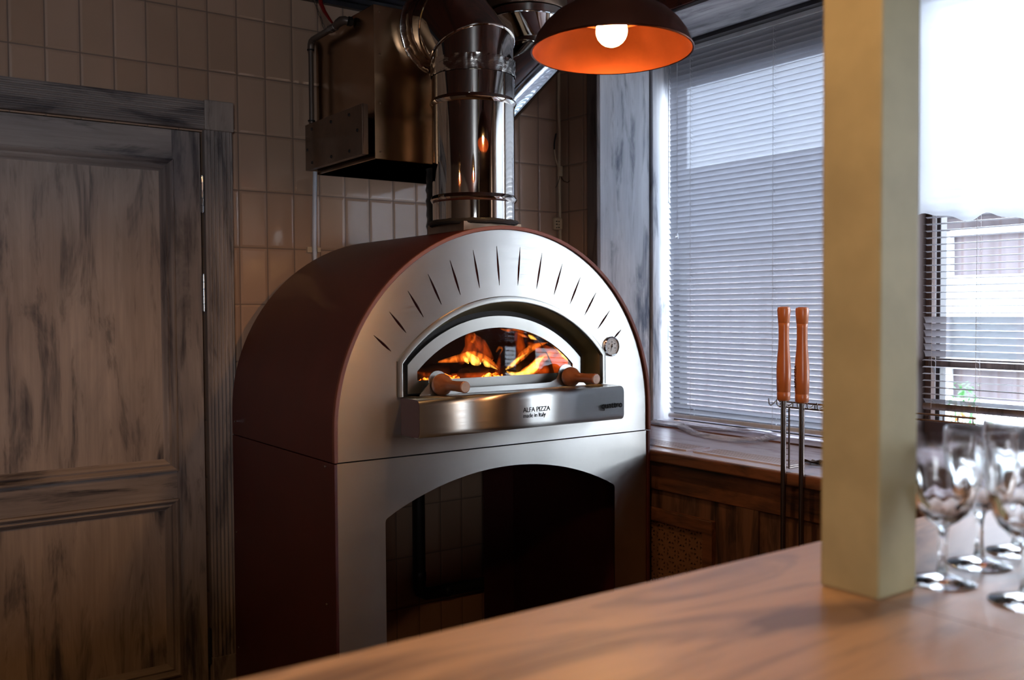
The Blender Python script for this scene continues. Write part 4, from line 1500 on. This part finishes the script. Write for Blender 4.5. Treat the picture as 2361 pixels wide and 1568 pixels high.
# ================================================================== PEELS AND RACK
XP = 0.935
rk = thing('wire_rack', 'dark wire rack with hooks standing on the sill behind the two wooden handles', 'rack', (1.0, -1.41, 0.8802))
bm = B()
yA, yB = -1.362, -2.0
xa, xb = 0.985, 1.035
zt = 1.089
for x in (xa,):
    tube(bm, [(x, yA-0.02, zt), (x, yB, zt+0.002)], 0.003, 8)
    tube(bm, [(x, yA-0.02, zt-0.016), (x, yB, zt-0.014)], 0.003, 8)
for i in range(16):
    y = yA-0.03-i*0.04
    tube(bm, [(xa, y, zt), (xa, y, zt-0.016)], 0.0018, 6)
obj('top_rail', bm, M['rack'], rk, smooth=True)
bm = B()
lg = (-1.386, -1.407)
for y in lg:
    tube(bm, [(1.0, y, zt-0.008), (1.0, y, 0.8835)], 0.0028, 8)
tube(bm, [(xa, lg[0], zt-0.008), (1.0, lg[0], zt-0.008)], 0.0026, 8)
tube(bm, [(xa, lg[1], zt-0.008), (1.0, lg[1], zt-0.008)], 0.0026, 8)
for i in range(11):
    z = zt-0.012-i*0.019
    tube(bm, [(1.0, lg[0], z), (1.0, lg[1], z)], 0.0013, 6)
for y in lg:
    tube(bm, [(1.0, y, 0.8835), (1.075, y+0.004, 0.8835)], 0.0028, 8)
obj('ladder_leg', bm, M['rack'], rk, smooth=True)
for y in (yA-0.008, -1.400, -1.434, -1.475, -1.510, -1.545, -1.575, -1.60):
    bm = B()
    tube(bm, [(xa-0.002, y, zt), (xa-0.010, y, zt-0.006), (xa-0.026, y, zt-0.012), (xa-0.034, y, zt-0.006), (xa-0.036, y, zt+0.010)], 0.0018, 7)
    obj('hook', bm, M['rack'], rk, smooth=True)


def peel(yc, zb, label, lettering, lean=0.0):
    t = thing('pizza_peel', label, 'pizza peel', (XP, yc, 0.10), 'long pizza tools with turned wooden handles')
    L = 0.283
    pr = [(0.0, 0.0), (0.016, 0.0), (0.0195, 0.004), (0.0198, 0.024), (0.0190, 0.0255), (0.0190, 0.0270), (0.0200, 0.0285), (0.0212, 0.07), (0.0212, 0.095),
          (0.0195, 0.125), (0.0165, 0.160), (0.0152, 0.190), (0.0155, 0.222), (0.0165, 0.2325), (0.0158, 0.2335), (0.0168, 0.2350), (0.0185, 0.258), (0.0195, 0.272), (0.0180, 0.280), (0.012, L), (0.0, L)]
    bm = B(); lathe(bm, pr, (XP, yc, zb), (0, lean, 1), 30, close_ends=False)
    h = obj('handle', bm, M['peel_wood'], t, smooth=True, autos=50)
    bm = B(); lathe(bm, [(0.0082, 0.0), (0.0082, -0.75)], (XP, yc, zb), (0, lean, 1), 16)
    obj('rod', bm, M['rod'], t, smooth=True)
    bm = B()
    tube(bm, [(XP, yc, zb-0.75), (XP-0.002, yc, zb-0.80)], [0.0085, 0.012], 12)
    lathe(bm, [(0.0, -0.0012), (0.030, -0.0012), (0.030, 0.0012), (0.0, 0.0012)], (XP-0.004, yc, zb-0.826), (1, 0, 0), 30)
    obj('blade', bm, M['steel_v'], t)
    if lettering:
        bm = B()
        # printed up the side of the grip
        d = Vector((-0.80, -0.60, 0)).normalized()
        side = Vector((-d.y, d.x, 0))
        o_ = Vector((XP, yc, zb+0.045))+Vector((-0.97, 0.24, 0)).normalized()*0.0213
        text_mesh(bm, 'ALFA PIZZA', 0.0125, o_, (0, 0, 1), Vector((0.24, 0.97, 0)).normalized(), 0.0006)
        obj('handle_lettering', bm, M['ink'], h)
    return t


peel(-1.437, 1.098, 'pizza tool with plain orange wooden handle, the left one of the pair by the window', False)
peel(-1.503, 1.096, 'pizza tool with printed orange wooden handle, the right one beside the post', True)

# ================================================================== ODDS ON THE SILL
bm = B()


def film_path(off, zoff, k):
    pts = [(1.555, -0.275), (1.545, -0.42), (1.525, -0.56), (1.565, -0.72), (1.590, -0.80), (1.560, -0.885), (1.470, -0.955), (1.385, -0.960), (1.340, -0.90),
           (1.340, -0.80), (1.370, -0.68), (1.425, -0.58), (1.470, -0.48), (1.485, -0.36), (1.500, -0.285)]
    out_ = []
    for i, (x, y) in enumerate(pts):
        out_.append(Vector((x+off*math.cos(i*0.5+k), y+off*0.7*math.sin(i*0.6+k), 0.882+zoff*0.4+0.001*math.sin(i*1.4+k))))
    res = []
    m = len(out_)
    for i in range(m-1):
        p0 = out_[max(i-1, 0)]; p1 = out_[i]; p2 = out_[i+1]; p3 = out_[min(i+2, m-1)]
        for q in range(6):
            t = q/6
            res.append(0.5*((2*p1)+(p2-p0)*t+(2*p0-5*p1+4*p2-p3)*t*t+(3*p1-p0-3*p2+p3)*t**3))
    res.append(out_[-1])
    return res


for k in range(9):
    path = film_path(0.006+0.0022*k, 0.0012*k, k*0.7)
    wv = 0.013
    prev = None
    for i, p in enumerate(path):
        d = (path[min(i+1, len(path)-1)]-path[max(i-1, 0)]).normalized()
        s_ = Vector((-d.y, d.x, 0.35*math.sin(i*0.3+k))).normalized()*wv
        a, b = bm.verts.new(p+s_), bm.verts.new(p-s_+Vector((0, 0, 0.003)))
        if prev: bm.faces.new((prev[0], prev[1], b, a))
        prev = (a, b)
zmin = min(v.co.z for v in bm.verts)
for v in bm.verts: v.co.z += 0.8805-zmin
o = obj('film_strip', bm, M['film'], smooth=True, weld=False)
tag(o, 'loose loop of clear stretch film lying on the sill under the blind', 'plastic film')
bm = B()
pts = [(1.150, -1.365), (1.175, -1.395), (1.150, -1.425), (1.120, -1.44), (1.118, -1.41), (1.130, -1.385)]
grid(bm, lambda u, v: (1.115+0.055*u+0.006*math.sin(v*5), -1.435+0.065*v, 0.8815+0.012*max(0, math.sin(u*PI*1.5+v*2))+0.003*math.sin(v*9)), 8, 8)
zmin = min(v.co.z for v in bm.verts)
for v in bm.verts: v.co.z += 0.8803-zmin
o = obj('crumpled_scrap', bm, M['steel_plate'], smooth=False)
md = o.modifiers.new('thick', 'SOLIDIFY'); md.thickness = 0.0008; md.offset = 1
tag(o, 'small crumpled grey foil scrap lying on the sill beside the rods', 'foil scrap')

# ================================================================== COUNTER, POST, GLASSES
CTZ = 1.04
ct = thing('bar_counter', 'pale pinkish wooden bar counter across the foreground', 'counter', (-0.6, -2.8, 0))
YC = -2.422
bm = B(); box(bm, -2.2, 0.9, -3.16, YC, CTZ-0.035, CTZ)
wt = obj('worktop', bm, M['counter'], ct, bevel=0.003)
obj('board_seam', box(B(), -0.4158, -0.4142, -3.16, -2.641, CTZ-0.001, CTZ+0.0002), M['counter_edge'], wt)
bm = B(); box(bm, -2.15, 0.88, -3.05, YC-0.05, 0.0, CTZ-0.036)
obj('base', bm, M['cover_v'], ct)
bm = B(); box(bm, -0.424, -0.346, -2.639, -2.560, CTZ+0.0005, CZ-0.0005)
o = obj('square_post', bm, M['post'], bevel=0.003)
tag(o, 'square olive and cream painted post standing on the counter', 'post')


def wine_glass_mesh():
    """Outer and inner walls of a cut-crystal goblet as one lathe, facets pressed into the bowl."""
    H = 0.178
    prof = [(0.0, 0.0), (0.0385, 0.0), (0.0392, 0.0012), (0.037, 0.0028), (0.020, 0.0062), (0.0085, 0.0105), (0.0058, 0.016), (0.0046, 0.030), (0.0044, 0.048), (0.0056, 0.062),
            (0.0085, 0.070), (0.019, 0.0765), (0.030, 0.086), (0.0375, 0.099), (0.0418, 0.115), (0.0435, 0.132), (0.0440, 0.150), (0.0438, H),
            (0.0424, H), (0.0424, 0.150), (0.0416, 0.132), (0.0396, 0.115), (0.0352, 0.100), (0.0275, 0.0885), (0.016, 0.0800), (0.0, 0.0775)]
    seg = 48
    bm = B(); rings = []
    for idx, (r, h) in enumerate(prof):
        if r < 1e-6:
            rings.append([bm.verts.new((0, 0, h))]); continue
        ring = []
        for k in range(seg):
            a = 2*PI*k/seg
            rr_ = r
            if 10 <= idx <= 14:
                rr_ = r*(1-0.07*abs(math.sin(a*6+h*85))-0.06*abs(math.sin(a*6-h*85)))
            if 6 <= idx <= 9:
                rr_ = r*(1+0.10*math.cos(6*a))
            ring.append(bm.verts.new((rr_*math.cos(a), rr_*math.sin(a), h)))
        rings.append(ring)
    for a, b in zip(rings, rings[1:]):
        for k in range(seg):
            k2 = (k+1) % seg
            if len(a) == 1: bm.faces.new((a[0], b[k], b[k2]))
            elif len(b) == 1: bm.faces.new((a[k], a[k2], b[0]))
            else: bm.faces.new((a[k], a[k2], b[k2], b[k]))
    return bm


gl_spots = [(-0.295, -2.642, 0.0, 1.0, 'cut crystal wine glass nearest the post, front left of the group'),
            (-0.182, -2.628, 0.3, 1.0, 'cut crystal wine glass second from the post, behind the nearest one'),
            (-0.081, -2.627, 0.9, 1.0, 'cut crystal wine glass at the back right of the group, at the picture edge'),
            (-0.296, -2.742, 1.4, 1.0, 'cut crystal wine glass at the front right, its foot nearest the camera')]
g0 = None
for i, (x, y, rz, sc, lab) in enumerate(gl_spots):
    if g0 is None:
        o = obj('wine_glass', wine_glass_mesh(), M['crystal'], smooth=True, autos=34)
        g0 = o
    else:
        o = g0.copy(); COL.objects.link(o)
    o.location = (x, y, CTZ+0.0004); o.rotation_euler = (0, 0, rz)
    tag(o, lab, 'wine glass', 'crystal wine glasses on the bar counter')

# ================================================================== OUTSIDE
struct('ground', box(B(), 1.85, 20, -14, 16, -0.25, -0.15), M['asphalt'])
nb = thing('neighbour_building', 'neighbouring building with brown plank siding and white framed windows beyond the glass', 'building', (4.9, 0.0, -0.15))
XN = 4.5
bm = B(); box(bm, XN+0.05, XN+2.0, -3.2, 14, -0.15, 1.95)
obj('plank_wall', bm, M['planks'], nb)
obj('upper_wall', box(B(), XN+0.9, XN+3, 0.62, 14, 1.951, 2.72), M['roofing'], nb)
bm = B(); box(bm, XN-0.12, XN+2.1, -3.2, 14, 1.951, 2.03)
obj('eave_board', bm, M['roofing'], nb)
bm = B()
box(bm, XN, XN+0.05, 0.055, 0.125, -0.1, 1.86)
box(bm, XN, XN+0.05, -3.1, 0.055, 1.83, 1.87)
box(bm, XN, XN+0.05, -3.1, 0.055, 1.535, 1.575)
box(bm, XN, XN+0.05, -3.1, 0.055, 0.73, 0.785)
for y in (-0.42, -0.9, -1.4, -1.9, -2.4, -3.0):
    box(bm, XN, XN+0.05, y, y+0.05, 0.98, 1.535)
box(bm, XN, XN+0.05, -3.1, 0.055, 0.98, 1.02)
obj('white_framing', bm, M['white_frame'], nb)
bm = B()
for a, b in ((0.055, -0.37), (-0.42, -0.85), (-0.9, -1.35), (-1.4, -1.85), (-1.9, -2.35), (-2.4, -2.95)):
    box(bm, XN+0.03, XN+0.049, b, a, 1.02, 1.535)
obj('window_pane', bm, M['pale_glass'], nb)
bm = B()
for i in range(18):
    y = 0.05-i*0.05
    box(bm, XN+0.02, XN+0.03, y-0.02, y+0.02, 0.55, 0.73)
obj('trellis', bm, M['white_frame'], nb)
# potted plant outside
pp = thing('outdoor_plant', 'leafy green plant with dry tips growing outside below the open blind', 'plant', (3.6, -0.75, -0.15))
pxc, pyc = 4.2, -0.205
bm = B()
for i in range(5):
    tube(bm, [(pxc, pyc, 0.3), (pxc+0.02*math.sin(i), pyc+0.05*math.cos(i*2), 0.55), (pxc+0.05*math.sin(i*3), pyc+0.09*math.cos(i*2.4), 0.80)], 0.004, 5)
tube(bm, [(pxc, pyc, -0.14), (pxc, pyc, 0.31)], 0.009, 6)
obj('stems', bm, M['leaf'], pp)
bm = B(); bm2 = B()
for i in range(240):
    c = Vector((pxc+random.gauss(0, 0.05), pyc+random.gauss(0, 0.065), 0.55+random.random()*0.36))
    if c.z > 0.72 and abs(c.y-pyc) > 0.08: continue
    d = Vector((random.uniform(-1, 1), random.uniform(-1, 1), random.uniform(-0.6, 0.9))).normalized()
    u, w = frame_from(d); L = 0.03+random.random()*0.035
    tgt = bm2 if (0.68 < c.z < 0.78 and random.random() < 0.6) else bm
    v = [tgt.verts.new(c), tgt.verts.new(c+d*L*0.5+u*L*0.18), tgt.verts.new(c+d*L), tgt.verts.new(c+d*L*0.5-u*L*0.18)]
    tgt.faces.new(v)
obj('leaves', bm, M['leaf'], pp, weld=False)
obj('dry_leaves', bm2, M['dry_leaf'], pp, weld=False, label='dry orange-brown leaves')
bpy.context.view_layer.update()
